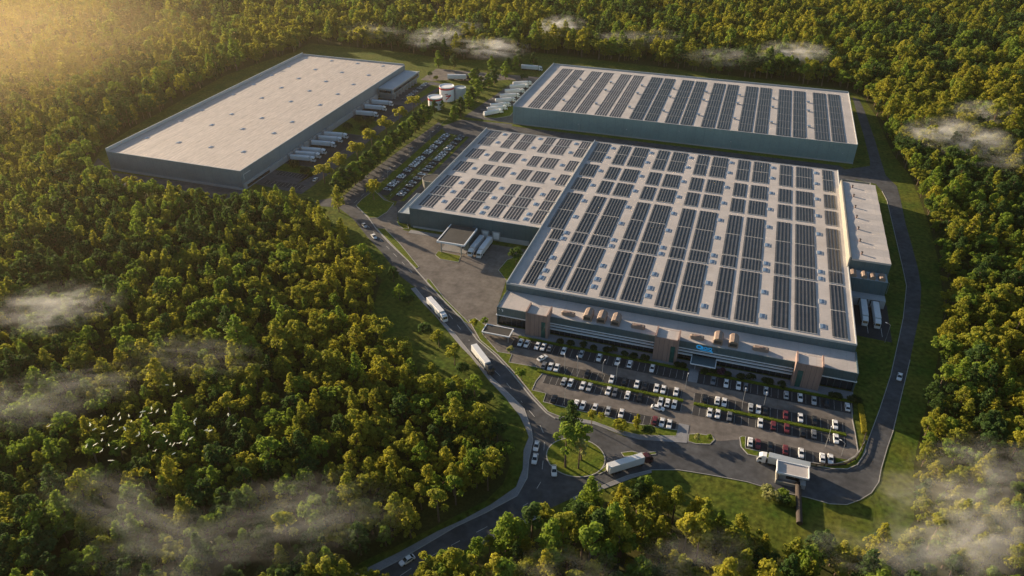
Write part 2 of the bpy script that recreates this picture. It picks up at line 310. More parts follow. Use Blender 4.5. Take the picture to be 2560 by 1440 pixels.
# kerbs
b = MB()
def kerb(px, w=.34, h=.2, closed=False, z0=0): b.ribbon(P(px), w, z0, h, closed=closed)
kerb([(890,514),(923,547),(940,572),(979,614),(1018,650),(1065,703),(1107,750),(1151,794),(1193,850),(1238,889),(1282,936),(1327,992),(1366,1033),(1388,1047)], .5, .22)
kerb(road_left[:17], .3, .19)
kerb(road_out[8:28], .24, .18)
kerb(road_right[23:36], .24, .18)
kerb([(2128,1000),(2131,1050),(2138,1085),(2145,1129),(2138,1140),(2120,1150)], .3, .2)
struct(b.build('kerb', M['kerb']))
# lawn islands with kerbs
islands = [
 [(1172,800),(1188,795),(1215,815),(1206,835),(1245,880),(1280,886),(1272,906),(1352,920),(1366,930),(1356,934),(1340,953),(1330,976),(1365,984),(1358,1005),(1405,1017),(1440,1025),(1516,1042),(1576,1058),(1640,1068),(1694,1076),(1690,1091),(1597,1088),(1541,1075),(1486,1055),(1441,1046),(1400,1042),(1370,1030),(1335,992),(1290,936),(1245,888),(1200,850)],
 [(1849,1094),(1855,1091),(1864,1092),(1863,1121),(1952,1141),(2009,1153),(2060,1162),(2090,1160),(2120,1152),(2138,1142),(2147,1130),(2165,1100),(2164,1130),(2143,1162),(2118,1173),(2079,1172),(2013,1159),(1890,1141),(1869,1136),(1853,1118)],
 [(1722,1086),(1745,1085),(1780,1090),(1786,1100),(1775,1111),(1740,1110),(1720,1104)],
 [(890,514),(905,498),(935,476),(960,500),(985,508),(968,530),(945,545),(923,545)],
 [(942,572),(962,572),(1000,610),(1047,668),(1040,672),(1000,632)],
 [(1068,697),(1075,700),(1110,745),(1165,800),(1175,812),(1160,805),(1100,742),(1066,706)],
 [(1088,638),(1096,628),(1152,640),(1146,656),(1100,648)],
 [(1246,676),(1268,650),(1330,628),(1340,640),(1268,704)],
 [(992,550),(1018,560),(1022,572),(1008,572),(995,562)],
 [(1553,1132),(1580,1129),(1600,1133),(1640,1130),(1640,1136),(1560,1142)],
 [(1492,1184),(1520,1160),(1526,1172),(1498,1186)],
 [(1206,285),(1262,268),(1300,262),(1275,290),(1240,296),(1212,294)],
]
for poly in islands:
    bb = MB(); pl = P(poly); bb.prism(pl, 0, .17); struct(bb.build('grass_island', M['lawn']))
    kb = MB(); kb.ribbon(pl, .3, 0, .2, closed=True); struct(kb.build('kerb', M['kerb']))
bb = MB(); cx, cy = W(1439,1143); ring = [(cx+10.2*math.cos(t), cy+9.2*math.sin(t)) for t in np.linspace(0,2*PI,48,endpoint=False)]
bb.prism(ring, 0, .2); struct(bb.build('grass_island', M['lawn'])); kb = MB(); kb.ribbon(ring, .35, 0, .23, closed=True); struct(kb.build('kerb', M['kerb']))
# rear green strips
for pl in ([(-157,487),(70,486),(70,491.5),(-157,491.8)], [(-202,356),(-197.2,356),(-197.2,455),(-202,452)], [(-180.2,352),(-178,352),(-178,456),(-180.2,456)],
           [(-249,353.5),(-246.5,368),(-249,378),(-273,378),(-273,367.5),(-246.5,367.5)], [(-273,437.5),(-248.6,437),(-248.2,465.5),(-273,465.5)],
           [(-174,352),(-172.5,352),(-163,446),(-165,446)], [(-250,505),(-243,520),(-240,556),(-248,556)]):
    bb = MB(); bb.prism(pl, 0, .15); struct(bb.build('grass_verge', M['lawn']))
bb = MB(); bb.sheet(P([(1035,15),(1060,10),(1130,45),(1120,58),(1060,40)]), .03); struct(bb.build('dirt_path', M['dirt']))
# ================================================================== FACTORY
fac = empty('factory_building', (-15,253.5,0), 0, 'long green-grey factory with solar roof, three brown towers and office front', 'factory')
FO = Vector((-15,253.5,0))
def fb(mb, name, m, parent=fac, off=FO, **k):
    mb.v = [(x-off.x, y-off.y, z-off.z) for x,y,z in mb.v]
    return mb.build(name, m, parent, **k)
ZM, ZA, ZO = 12.0, 11.3, 8.85
b = MB(); b.box(-88.5,57.3,267.8,447.3,0,ZM-.05); b.box(-161.6,-88.55,324.8,447.2,0,ZA-.05); b.box(-169.6,-161.65,327,352,0,6.2); b.box(-88,57.7,256.2,267.75,0,ZO-.1)
fb(b, 'wall', M['wall'])
b = MB(); b.box(-88.1,56.9,268.2,446.9,ZM-.045,ZM); b.box(-161.2,-88.9,325.2,446.8,ZA-.045,ZA); roof = fb(b, 'roof', M['roof'])
b = MB(); b.box(-169.4,-161.8,327.3,351.8,6.21,6.25); fb(b, 'side_roof', M['roofgrey'])
b = MB(); b.box(-87.7,57.3,253.9,267.7,ZO-.095,ZO); fb(b, 'office_roof', M['roof'])
b = MB()
def parapet(x0,x1,y0,y1,zb,hl,hr,hf,hb,t=.4):
    if hl: b.box(x0,x0+t,y0,y1,zb,zb+hl)
    if hr: b.box(x1-t,x1,y0,y1,zb,zb+hr)
    if hf: b.box(x0+t,x1-t,y0,y0+t,zb,zb+hf)
    if hb: b.box(x0+t,x1-t,y1-t,y1,zb,zb+hb)
parapet(-88.5,57.3,267.8,447.3,ZM-.04,1.2,.55,.85,.25); parapet(-161.6,-88.55,324.8,447.2,ZA-.04,1.4,0,.25,.25); parapet(-169.6,-161.65,327,352,6.2,.5,0,.3,.3)
fb(b, 'parapet', M['coping'])
for xa, xb, zz in ((-88,-87.6,.35),(57.3,57.8,.45)):
    b = MB(); b.box(xa,xb,253.45,267.7,0,ZO+zz); fb(b, 'end_wall', M['wall'])
# office front: upper panel band, glass, fins, ledge, ground floor
b = MB()
segs = [(-87.5,-74.0),(-64.2,-19.4),(-9.9,34.7),(44.8,57.2)]
for i, (x0,x1) in enumerate(segs): b.box(x0,x1,253.5,253.9,5.9 if i in (1,2) else 5.0,ZO+.25)
fb(b, 'fascia', M['wall'])
for i, (x0,x1) in enumerate(segs):
    b = MB(); b.box(x0,x1,254.2,256.1,.1,5.9 if i in (1,2) else 5.0); fb(b, 'window_band', M['bandglass'])
for i, (x0,x1) in enumerate(segs):
    for z in ((5.75,4.35,2.85) if i in (1,2) else (4.9,)):
        b = MB()
        if i == 2 and z == 2.85: b.box(x0,-4.1,253.25,254.15,z,z+.34); b.box(5.5,x1,253.25,254.15,z,z+.34)
        else: b.box(x0-(.9 if i == 0 else 0),x1+(.9 if i == 3 else 0),253.25,254.15,z,z+.34)
        fb(b, 'sunshade_fin', M['fin'])
b = MB(); b.box(-4.0,5.4,248.2,254.1,2.8,2.95); ec = fb(b, 'entrance_canopy', M['wall'])
b = MB(); b.box(-4.3,5.7,247.9,248.2,2.7,3.1); b.box(-4.3,-4.0,248.2,254.1,2.7,3.1); b.box(5.4,5.7,248.2,254.1,2.7,3.1); fb(b, 'canopy_edge', M['fin'], ec, FO)
for x in (-2.2, 3.8):
    b = MB(); b.cyl((x,248.5),.14,.16,2.78,8); fb(b, 'canopy_post', M['steel'], ec, FO)
def tower(x0, x1, gx0, gx1):
    b = MB(); b.box(x0,x1,249.9,253.4,0,11.4); b.box(x0,x1,253.95,256.5,ZO+.02,11.4); t = fb(b, 'stair_tower', M['brick'])
    b = MB(); b.box(x0+.35,x1-.35,250.2,256.2,11.41,11.46); fb(b, 'tower_roof', M['roof'], t, FO)
    b = MB(); b.box(x0-.3,x0+.3,249.6,256.7,0,12.4); fb(b, 'tower_fin', M['brick'], t, FO); b = MB(); b.box(x1-.3,x1+.3,249.6,256.7,0,12.4); fb(b, 'tower_fin', M['brick'], t, FO)
    b = MB(); b.box(gx0,gx1,249.78,249.92,.3,8.2); fb(b, 'tower_window', M['greenglass'], t, FO)
    bb = MB(); k = x0+1.7
    while k < x1-.8: bb.box(k-.04,k+.04,249.86,249.89,.2,11.2); k += 1.9
    fb(bb, 'cladding_joint', M['darkroof'], t, FO)
tower(-73.6,-64.4,-67.0,-65.2); tower(-19.2,-10.2,-12.8,-11.0); tower(35.0,44.4,36.0,38.0)
# roof units on the office wing
def barrel(x0,x1,y0,y1,z0,zs,zt,name='roof_unit', par=fac, m=M['tan']):
    b = MB(); n = 4; w = x1-x0; secs = []
    for y in (y0, y0+.25, y1-.25, y1):
        k = .06*w if y in (y0,y1) else 0
        q = [(x1-k,y,z0),(x1-k,y,zs)]
        q += [(x0+w/2+(w/2-k)*math.cos(t), y, zs+(zt-zs)*math.sin(t)) for t in np.linspace(0,PI,n+1)[1:-1]]
        q += [(x0+k,y,zs),(x0+k,y,z0)]
        secs.append(q)
    b.loft(secs); return fb(b, name, m, par, FO, fix=True)
for x0,x1 in [(-50.6,-46.9),(-44.8,-41.1),(-38.8,-35.1),(3.0,6.8),(9.0,12.8)]:
    u = barrel(x0,x1,255.6,261.6,ZO,10.9,12.0)
    b = MB(); b.box(x0+.5,x1-.5,255.45,255.58,9.6,10.8); fb(b, 'louvre', M['darkroof'], u, FO)
def lowunit(x0,x1):
    b = MB(); h = 1.5; y0, y1 = 256.4, 258.6
    b.loft([[(x0,y0+.5,ZO),(x0,y1-.5,ZO),(x0,y1-.5,ZO+h*.8),(x0,y0+.5,ZO+h*.8)],[(x0+.6,y0,ZO),(x0+.6,y1,ZO),(x0+.6,y1-.3,ZO+h),(x0+.6,y0+.3,ZO+h)],[(x1-.6,y0,ZO),(x1-.6,y1,ZO),(x1-.6,y1-.3,ZO+h),(x1-.6,y0+.3,ZO+h)],[(x1,y0+.5,ZO),(x1,y1-.5,ZO),(x1,y1-.5,ZO+h*.8),(x1,y0+.5,ZO+h*.8)]])
    u = fb(b, 'roof_unit', M['tan'], fix=True)
    b = MB(); b.box((x0+x1)/2-.8,(x0+x1)/2+.8,257.0,258.0,ZO+h+.01,ZO+h+.25); fb(b, 'hatch', M['brick'], u, FO)
for x0,x1 in [(-60.2,-54.4),(-30.3,-24.6),(-6.2,-.6),(18.4,24.6)]: lowunit(x0,x1)
# blue lettering on the office fascia (a pointed ring, four letters and a long stroke)
cu = bpy.data.curves.new('letters', 'FONT'); cu.body = 'LOIQ'; cu.size = 1.75; cu.extrude = .06; cu.offset = .03; cu.align_x = 'LEFT'
tmp = bpy.data.objects.new('tmp', cu); C.objects.link(tmp); bpy.context.view_layer.update()
me = bpy.data.meshes.new_from_object(tmp.evaluated_get(bpy.context.evaluated_depsgraph_get())); bpy.data.objects.remove(tmp)
me.name = 'sign_lettering'; me.materials.clear(); me.materials.append(M['signblue'])
sg = bpy.data.objects.new('sign_lettering', me); C.objects.link(sg); sg.parent = fac; sg.location = (-1.0+15, 253.38-253.5, 7.15); sg.rotation_euler = (PI/2,0,0); sg.scale = (1.0,1,1)
b = MB(); n = 20
def tear(r, t):   # ring that ends in a point to the right
    k = max(0, math.cos(t)); return (-2.05+r*(math.cos(t)+.75*k**3), 7.85+r*.95*math.sin(t))
for i in range(n):
    t0, t1 = 2*PI*i/n, 2*PI*(i+1)/n
    (ax,az),(bx,bz) = tear(1.05,t0), tear(1.05,t1); (cx_,cz),(dx,dz) = tear(.55,t1), tear(.55,t0)
    b.add([(ax,253.40,az),(bx,253.40,bz),(cx_,253.40,cz),(dx,253.40,dz),(ax,253.48,az),(bx,253.48,bz),(cx_,253.48,cz),(dx,253.48,dz)], [(0,1,2,3),(0,4,5,1),(2,6,7,3),(4,7,6,5)])
fb(b, 'sign_emblem', M['signblue'], fix=True)
b = MB(); b.box(-1.6,3.6,253.40,253.48,6.45,6.75); b.box(3.1,3.6,253.40,253.48,6.2,6.45); fb(b, 'sign_stroke', M['signblue'])
b = MB(); b.box(-87.2,-86.8,253.42,253.49,7.9,8.3); fb(b, 'corner_mark', M['fin']); b = MB(); b.box(-85.6,-85.2,253.42,253.49,7.2,8.3); b.box(-86.0,-85.6,253.42,253.49,8.0,8.3); fb(b, 'corner_mark', M['fin'])
# solar arrays: tilted strips between white rails
def array(x0,x1,spans,z,n,kind,par):
    b = MB(); p = (x1-x0)/n
    for (y0,y1) in spans:
        L = y1-y0; nseg = max(1, round(L/5)); s = L/nseg
        for i in range(n):
            xa = x0+i*p
            for j in range(nseg):
                ya, yb = y0+j*s+.03, y0+(j+1)*s-.03
                if kind == 'tent':       # east-west tents with a thin gap between
                    xm, xe = xa+p*.5, xa+p*.94
                    b.add([(xa+p*.04,ya,z+.12),(xm,ya,z+.42),(xm,yb,z+.42),(xa+p*.04,yb,z+.12)], [(0,1,2,3)], 0)
                    b.add([(xm,ya,z+.42),(xe,ya,z+.12),(xe,yb,z+.12),(xm,yb,z+.42)], [(0,1,2,3)], 0)
                else:
                    b.add([(xa+p*.04,ya,z+.18),(xa+p*.68,ya,z+.05),(xa+p*.68,yb,z+.05),(xa+p*.04,yb,z+.18)], [(0,1,2,3)], 0)
        for yy in (y0-.28, y1+.06):
            b.box(x0,x1,yy,yy+.2,z+.01,z+.3,1)
    return fb(b, 'solar_array', [M['panel'], M['rail']], par, FO)
rows_main = [[(271.2,291.0),(291.6,312.4)],[(314.4,324.4)],[(325.6,346.8),(347.4,368.4)],[(373,389.4)],[(393,410.2)],[(415.2,430.3),(430.9,445.0)]]
cols_main = [(-86.0,-77.6,5)]
for k in range(5): cols_main += [(-71.5+24*k,-64.6+24*k,4),(-62.4+24*k,-53.4+24*k,6)]
cols_main += [(48.2,54.2,4)]
for ci, (x0,x1,n) in enumerate(cols_main):
    for ri, sp in enumerate(rows_main):
        if ci == 0 and ri < 2: array(-82.4,-76.8,sp,ZM,4,'tent',fac)
        elif ci == len(cols_main)-1 and ri == 5: array(x0,x1-.2,sp,ZM,n,'tent',fac)
        else: array(x0,x1,sp,ZM,n,'tent',fac)
rows_a = [[(329,343.2),(344.4,355),(356.2,370.6)],[(377.6,392)],[(398.5,413.3)],[(420.6,433.4),(434.1,447.0-1.2)]]
for x0,x1,n in [(-158.4,-149.6,5),(-143.2,-136.8,4),(-134.5,-126.1,5),(-119.2,-112.8,4),(-110.8,-102.1,5),(-96.1,-89.9,4)]:
    for sp in rows_a: array(x0,x1,sp,ZA,n,'strip',fac)
def skylight(x,y,z,w=2.5,l=3.6,par=fac,off=FO):
    b = MB(); b.box(x-w/2,x+w/2,y-l/2,y+l/2,z,z+.2); s = fb(b, 'skylight', M['frame'], par, off)
    b = MB(); z1, z2 = z+.21, z+.40; xs = x-w/2+.12; xe = x+w/2-.12; ya = y-l/2+.14; yb = y+l/2-.14
    b.add([(xs,ya,z1),(xe,ya,z1),(xe,yb,z1),(xs,yb,z1),(x,ya+.3,z2),(x,yb-.3,z2)], [(0,1,4),(1,2,5,4),(2,3,5),(3,0,4,5)]); fb(b, 'pane', M['sky_glass'], s, off)
for k in range(6):
    for y in [439.5,424,403,382,361,341.3,322.9,316.6,297]+([284.7,278] if k < 3 else [277.6]): skylight(-75.2+24*k, y, ZM)
for k, ys in enumerate([[442,427.6,406.4,384.6,363.3,350.8,337.9],[442,426.3,405.9,384.7,363.6,350.6,338.1,331.7],[441,426,405.5,384.5,362.9,350.2,337.8,331.9]]):
    for y in ys: skylight(-147.1+24*k, y, ZA)
# right annex with a folded roof, chimneys, yard and low dock block
b = MB(); b.box(57.35,74.6,332,421.5,0,15.6); b.box(57.35,74.4,421.55,436.5,0,8.5); b.box(57.35,74.0,324,331.95,0,11.0); fb(b, 'annex_wall', M['wall'])
b = MB(); ys = np.linspace(332,421.5,15)
for i in range(14):
    za = 16.2 + (.28 if i % 2 == 0 else 0); zb = 16.2 + (.28 if i % 2 == 1 else 0)
    b.add([(57.8,ys[i],za),(74.6,ys[i],za),(74.6,ys[i+1],zb),(57.8,ys[i+1],zb),(57.8,ys[i],15.6),(74.6,ys[i],15.6),(74.6,ys[i+1],15.6),(57.8,ys[i+1],15.6)], [(0,1,2,3),(1,5,6,2),(0,3,7,4)])
b.add([(57.8,332,15.6),(74.6,332,15.6),(74.6,332,16.48),(57.8,332,16.48)], [(0,1,2,3)])
fb(b, 'annex_roof', M['roof'])
b = MB(); b.box(56.6,57.3,331.6,421.7,12.0,17.3); fb(b, 'cream_wall', M['cream'])
for y in (415,403,389,377,364,351,338):
    b = MB(); b.box(62.0,62.7,y-.45,y+.45,16,17.5); ch = fb(b, 'chimney', M['brick']); b = MB(); b.box(61.9,62.8,y-.55,y+.55,17.51,17.62); fb(b, 'chimney_cap', M['darkroof'], ch, FO)
b = MB(); b.box(57.35,74.4,436.1,436.5,8.5,11.6); b.box(74.0,74.4,421.6,436.1,8.5,11.6); fb(b, 'yard_wall', M['cream'])
for i, (x,y,w) in enumerate([(59,434.6,1.2),(61.5,434.3,1.3),(65,434.2,1.6),(68,434.4,1.5),(63,424.5,1.4),(69,424.2,4.5)]):
    b = MB(); b.box(x-w/2,x+w/2,y-.8,y+.8,8.51,8.6+1.3-.1*i); fb(b, 'plant_box', M['tan'] if i in (1,2,5) else M['steel'])
b = MB(); b.box(57.6,73.8,324.2,331.9,11.01,11.06); fb(b, 'dock_roof', M['roofgrey'])
for x0,x1 in [(57.6,60.6),(62.6,65.0),(66.2,68.6),(70.0,72.8)]: barrel(x0,x1,324.6,329.0,11.07,12.0,12.9)
b = MB(); b.box(58.6,74.2,319,323.95,0,4.2); fb(b, 'dock_block', M['plinth'])
for x in (64.9, 69.8):
    b = MB(); b.box(x-1.9,x+1.9,318.75,318.98,1.0,4.0); dd = fb(b, 'dock_door', M['darkroof']); b = MB(); b.box(x-1.4,x+1.4,318.6,318.74,1.1,3.7); fb(b, 'door_panel', M['white'], dd, FO)
# front dock doors and plinth on the left block
b = MB(); b.box(-121.5,-95,324.45,324.78,0,2.6); b.box(-160,-137,324.5,324.78,0,1.0); fb(b, 'plinth', M['plinth'])
for x in (-118.6,-112.6):
    b = MB(); b.box(x-2.2,x+2.2,324.1,324.44,.8,5.4); dd = fb(b, 'dock_door', M['steel']); b = MB(); b.box(x-1.5,x+1.5,323.95,324.09,1.2,4.9); fb(b, 'door_panel', M['white'], dd, FO)
b = MB(); b.box(-136.3,-122.4,303,321.5,6.7,7.2); cn = fb(b, 'dock_canopy', M['darkroof'])
b = MB(); b.box(-136.8,-122.0,302.5,302.98,6.5,7.4); b.box(-136.8,-136.32,303,321.5,6.5,7.4); b.box(-122.38,-121.9,303,321.5,6.5,7.4); fb(b, 'canopy_edge', M['fin'], cn, FO)
for x,y in [(-135.2,304.5),(-124.4,304.5),(-135.2,318),(-124.4,318)]:
    b = MB(); b.box(x-.25,x+.25,y-.25,y+.25,.2,6.68); fb(b, 'canopy_post', M['steel'], cn, FO)
b = MB(); b.box(-125.3,-122.4,310,324.4,.21,6.68); fb(b, 'canopy_side_wall', M['wall'], cn, FO)
# ================================================================== REAR HALL
BO = Vector((-43,491.8,0)); hall = empty('storage_hall', BO, 0, 'long teal hall with striped solar roof behind the factory', 'warehouse')
ZB = 12.9
b = MB(); b.box(-157.4,70.5,491.8,600.8,0,ZB-.05); fb(b, 'wall', M['wallB'], hall, BO)
b = MB(); b.box(-157,70.1,492.2,600.4,ZB-.045,ZB); fb(b, 'roof', M['roof'], hall, BO)
b = MB(); parapet(-157.4,70.5,491.8,600.8,ZB-.04,1.5,.5,.22,1.0); fb(b, 'parapet', M['coping'], hall, BO)
b = MB(); b.box(-157.4,70.5,491.4,491.78,0,.9); fb(b, 'plinth', M['plinth'], hall, BO)
spans = [(493.4+i*14.1, 493.4+i*14.1+13.6) for i in range(7)]
for k in range(9):
    for x0,x1,n in ((-147.2,-138.3,5),(-136.8,-128.6,5)):
        b = MB(); p = (x1-x0)/n; kind = 'strip' if k < 3 else 'tent'
        for (y0,y1) in spans:
            for i in range(n):
                xa = x0+24*k+i*p
                if kind == 'tent':
                    xm, xe = xa+p*.5, xa+p*.95
                    b.add([(xa+p*.04,y0,ZB+.1),(xm,y0,ZB+.42),(xm,y1,ZB+.42),(xa+p*.04,y1,ZB+.1)], [(0,1,2,3)]); b.add([(xm,y0,ZB+.42),(xe,y0,ZB+.1),(xe,y1,ZB+.1),(xm,y1,ZB+.42)], [(0,1,2,3)])
                else: b.add([(xa+p*.04,y0,ZB+.18),(xa+p*.68,y0,ZB+.05),(xa+p*.68,y1,ZB+.05),(xa+p*.04,y1,ZB+.18)], [(0,1,2,3)])
            b.box(x0+24*k,x1+24*k,y1+.12,y1+.32,ZB+.01,ZB+.28,1)
        fb(b, 'solar_array', [M['panel'], M['rail']], hall, BO)
for k in range(8):
    for y in (515,547.5,567): 
        b = MB(); x = -126.5+24*k+.25*k*0; b.box(x-.8,x+.8,y-.8,y+.8,ZB,ZB+.9); v = fb(b, 'roof_vent', M['steel'], hall, BO); b = MB(); b.box(x-1,x+1,y-1,y+1,ZB+.91,ZB+1.1); fb(b, 'vent_cap', M['sky_glass'], v, BO)
# ================================================================== LEFT WAREHOUSE
LO = Vector((-321.7,335.8,0)); wh = empty('warehouse', LO, 0, 'large grey warehouse with pale bare roof and lorry docks', 'warehouse')
ZL = 12.1
b = MB(); b.box(-369.6,-273.8,335.8,562.4,0,ZL-.05); fb(b, 'wall', M['wallL'], wh, LO)
b = MB(); b.box(-369.2,-274.2,336.2,562,ZL-.045,ZL); fb(b, 'roof', M['roofL'], wh, LO)
b = MB(); parapet(-369.6,-273.8,335.8,562.4,ZL-.04,2.0,.3,.25,1.1,.5); fb(b, 'parapet', M['coping'], wh, LO)
for k in range(1,9):
    b = MB(); b.box(-369+k*10.6-.12,-369+k*10.6+.12,336.5,561.5,ZL+.004,ZL+.03); fb(b, 'roof_seam', M['roofL'], wh, LO)
b = MB(); b.box(-273.78,-273.2,336.2,510,0,3.9); b.box(-369.4,-274,335.3,335.78,0,1.2); fb(b, 'plinth', M['plinth'], wh, LO)
b = MB(); b.box(-273.18,-273.05,339,362,.8,2.4); fb(b, 'window_band', M['glass'], wh, LO)
for y in (384.5,391,398,404,410.5,415,420,427,433.5,472,478,486,492,497.7):
    b = MB(); b.box(-273.19,-272.6,y-1.9,y+1.9,.9,4.6); d = fb(b, 'dock_door', M['steel'], wh, LO); b = MB(); b.box(-272.59,-272.5,y-1.3,y+1.3,1.1,4.1); fb(b, 'door_panel', M['plinth'], d, LO)
for x in (-361.4,-337,-313,-289.4):
    for y in (361.8,394.8,416.7,453,478.5,502.8,527.8,554.2): skylight(x, y, ZL, 2.6, 3.0, wh, LO)
b = MB(); b.box(-273.18,-260.6,511,560.5,4.2,8.6); b.box(-273.18,-262.5,513,559,0,4.15); ob = fb(b, 'office_block', M['wallL'], wh, LO)
b = MB(); b.box(-273,-260.8,511.2,560.3,8.61,8.66); fb(b, 'office_roof', M['roofgrey'], ob, LO)
b = MB(); b.box(-273.1,-260.3,510.7,510.98,8.3,9.0); b.box(-260.58,-260.2,511,560.8,8.3,9.0); fb(b, 'coping', M['coping'], ob, LO)
b = MB(); b.box(-260.58,-260.5,513,559,5.4,7.2); b.box(-272,-262,510.9,510.98,5.4,7.2); fb(b, 'window_band', M['glass'], ob, LO)
for i in range(8):
    b = MB(); y = 515+i*5.8; b.box(-262.3,-260.7,y-.2,y+.2,0,4.15); fb(b, 'column', M['plinth'], ob, LO)
b = MB(); b.box(-273.79,-273.75,338,338.25,6.2,9.0); b.box(-273.79,-273.72,338,345,9.0,9.2); fb(b, 'corner_mark', M['fin'], wh, LO)
# ================================================================== TANKS, GATEHOUSE, CARPORT, PIPE, RAIL
def tank(c, r, h, m, label, stripe):
    t = empty('storage_tank', (*c,0), 0, label, 'tank', 'tanks beside the avenue')
    b = MB(); b.cyl((0,0), r, 0, h, 40); bo = b.build('shell', m, t)
    b = MB()
    for i in range(40):
        a0, a1 = 2*PI*i/40, 2*PI*(i+1)/40
        q = lambda rr,a,z: (rr*math.cos(a), rr*math.sin(a), z)
        b.add([q(r+.1,a0,h-.3),q(r+.1,a1,h-.3),q(r+.1,a1,h+.5),q(r+.1,a0,h+.5),q(r-.15,a0,h+.5),q(r-.15,a1,h+.5),q(r-.15,a1,h),q(r-.15,a0,h)], [(0,1,2,3),(3,2,5,4),(4,5,6,7)])
    b.build('rim', m, t)
    if stripe:
        b = MB(); b.cyl((0,0), r+.06, h-1.6, h-.35, 40, cap=False); b.build('red_band', M['red'], t)
    return t
tank((-222.8,505.0), 5.4, 8.6, M['tankw'], 'white tank with red band, the nearer and shorter of two', True)
T2 = tank((-222.0,526.0), 5.7, 10.6, M['tankw'], 'white tank with red band and red pointed mark, tallest', True)
tank((-212.8,530.5), 4.6, 9.0, M['tankg'], 'grey-blue tank without any band beside the white tanks', False)
b = MB()   # red mark wrapped round the shell: a flat top stroke and a long pointed diagonal
def wrap(u, z): a = math.radians(-90)+u/5.7; return (5.78*math.cos(a), 5.78*math.sin(a), z)
def strip(p0, p1, w0, w1, n=8):
    for i in range(n):
        s, e = i/n, (i+1)/n
        A = (p0[0]+(p1[0]-p0[0])*s, p0[1]+(p1[1]-p0[1])*s, w0+(w1-w0)*s); B = (p0[0]+(p1[0]-p0[0])*e, p0[1]+(p1[1]-p0[1])*e, w0+(w1-w0)*e)
        b.add([wrap(A[0],A[1]-A[2]),wrap(B[0],B[1]-B[2]),wrap(B[0],B[1]+B[2]),wrap(A[0],A[1]+A[2])], [(0,1,2,3)])
strip((1.2,1.6),(5.4,5.2),.35,.6); strip((1.4,4.6),(5.3,4.9),.45,.55)
b.build('red_mark', M['red'], T2)
b = MB(); strip((.6,6.0),(3.0,6.2),.3,.4); b.build('brown_mark', M['brick'], T2)
t = empty('water_tank', (-169.2,372.6,0), 0, 'pale round tank with dark open top between car park and factory', 'tank')
b = MB(); b.cyl((0,0),5.2,0,6.8,40,r1=5.7); b.build('shell', M['cream'], t); b = MB(); b.cyl((0,0),5.35,6.81,6.9,40); b.build('dark_lid', M['darkroof'], t)
b = MB()
for i in range(40):
    a0,a1 = 2*PI*i/40,2*PI*(i+1)/40
    b.add([(rr*math.cos(a),rr*math.sin(a),z) for rr,z in ((5.75,6.6),(5.75,7.1),(5.4,7.1),(5.4,6.92)) for a in (a0,a1)], [(0,1,3,2),(2,3,5,4),(4,5,7,6)])
b.build('rim', M['cream'], t)
gh = empty('gatehouse', (35,198.5,0), 0, 'small gatehouse with flat pale roof and glazed front beside the exit lane', 'gatehouse')
GO = Vector((35,198.5,0))
b = MB(); b.box(31.2,38.8,197.8,200.8,0,4.0); fb(b, 'wall', M['plinth'], gh, GO)
b = MB(); b.box(30.2,40.0,196.4,201.6,4.02,4.4); rf = fb(b, 'roof', M['roof'], gh, GO)
b = MB(); b.box(29.9,30.19,196.2,201.8,3.9,5.1); b.box(40.01,40.3,196.2,201.8,3.9,4.8); b.box(30.2,40,196.1,196.38,3.9,4.6); b.box(30.2,40,201.62,201.9,3.9,4.7); fb(b, 'coping', M['fin'], rf, GO)
b = MB(); b.box(33.4,37.6,197.68,197.79,1.0,3.4); fb(b, 'window', M['glass'], gh, GO)
b = MB(); b.box(30.2,38.0,195.4,197.6,0,.25); fb(b, 'step', M['concrete'], gh, GO)
b = MB(); b.box(30.2,30.5,195.4,200.8,.26,1.8); b.box(30.5,37.5,195.4,195.7,.26,1.3); fb(b, 'low_wall', M['cream'], gh, GO)
b = MB(); b.box(38.0,39.6,195.2,197.5,.3,2.2); fb(b, 'side_box', M['plinth'], gh, GO)
b = MB(); b.tube([(0,8.6,.95),(.25,0,.95),(.5,-8.8,.95)], [.95,.95,.95], 14); pp = b.build('drain_pipe', M['brownrail'], smooth=False); pp.location = (37.4,188.2,0); tag(pp, 'thick dark brown pipe lying across the verge below the gatehouse', 'pipe')
cp = empty('carport', (-84.6,244.4,0), 0, 'flat dark roofed carport with white edge beside the left road', 'carport'); CO = Vector((-84.6,244.4,0))
b = MB(); b.box(-90.4,-78.8,241.8,247.2,3.3,3.5); fb(b, 'roof', M['darkroof'], cp, CO)
b = MB(); b.box(-90.8,-78.4,241.4,241.78,3.2,3.7); b.box(-90.8,-78.4,247.22,247.6,3.2,3.7); b.box(-90.8,-90.42,241.8,247.2,3.2,3.7); b.box(-78.78,-78.4,241.8,247.2,3.2,3.7); fb(b, 'roof_edge', M['fin'], cp, CO)
for x in (-90,-79.2):
    for y in (242.2,246.8):
        b = MB(); b.box(x-.12,x+.12,y-.12,y+.12,0,3.28); fb(b, 'post', M['steel'], cp, CO)
rl = P([(2005,1158),(2040,1165),(2079,1166),(2112,1163),(2138,1150),(2152,1128),(2160,1100),(2164,1085)])
rt = empty('guard_fence', (*rl[0],0), 0, 'low dark timber fence curving round the right corner of the car park', 'fence'); RO = Vector((*rl[0],0))
b = MB(); b.ribbon(rl, .25, .75, 1.05); b.ribbon(rl, .2, .3, .5); fb(b, 'rail', M['brownrail'], rt, RO)
for i in range(len(rl)-1):
    for s in (0,.5):
        x = rl[i][0]+(rl[i+1][0]-rl[i][0])*s; y = rl[i][1]+(rl[i+1][1]-rl[i][1])*s
        b = MB(); b.box(x-.17,x+.17,y-.17,y+.17,0,1.2); fb(b, 'post', M['brownrail'], rt, RO)
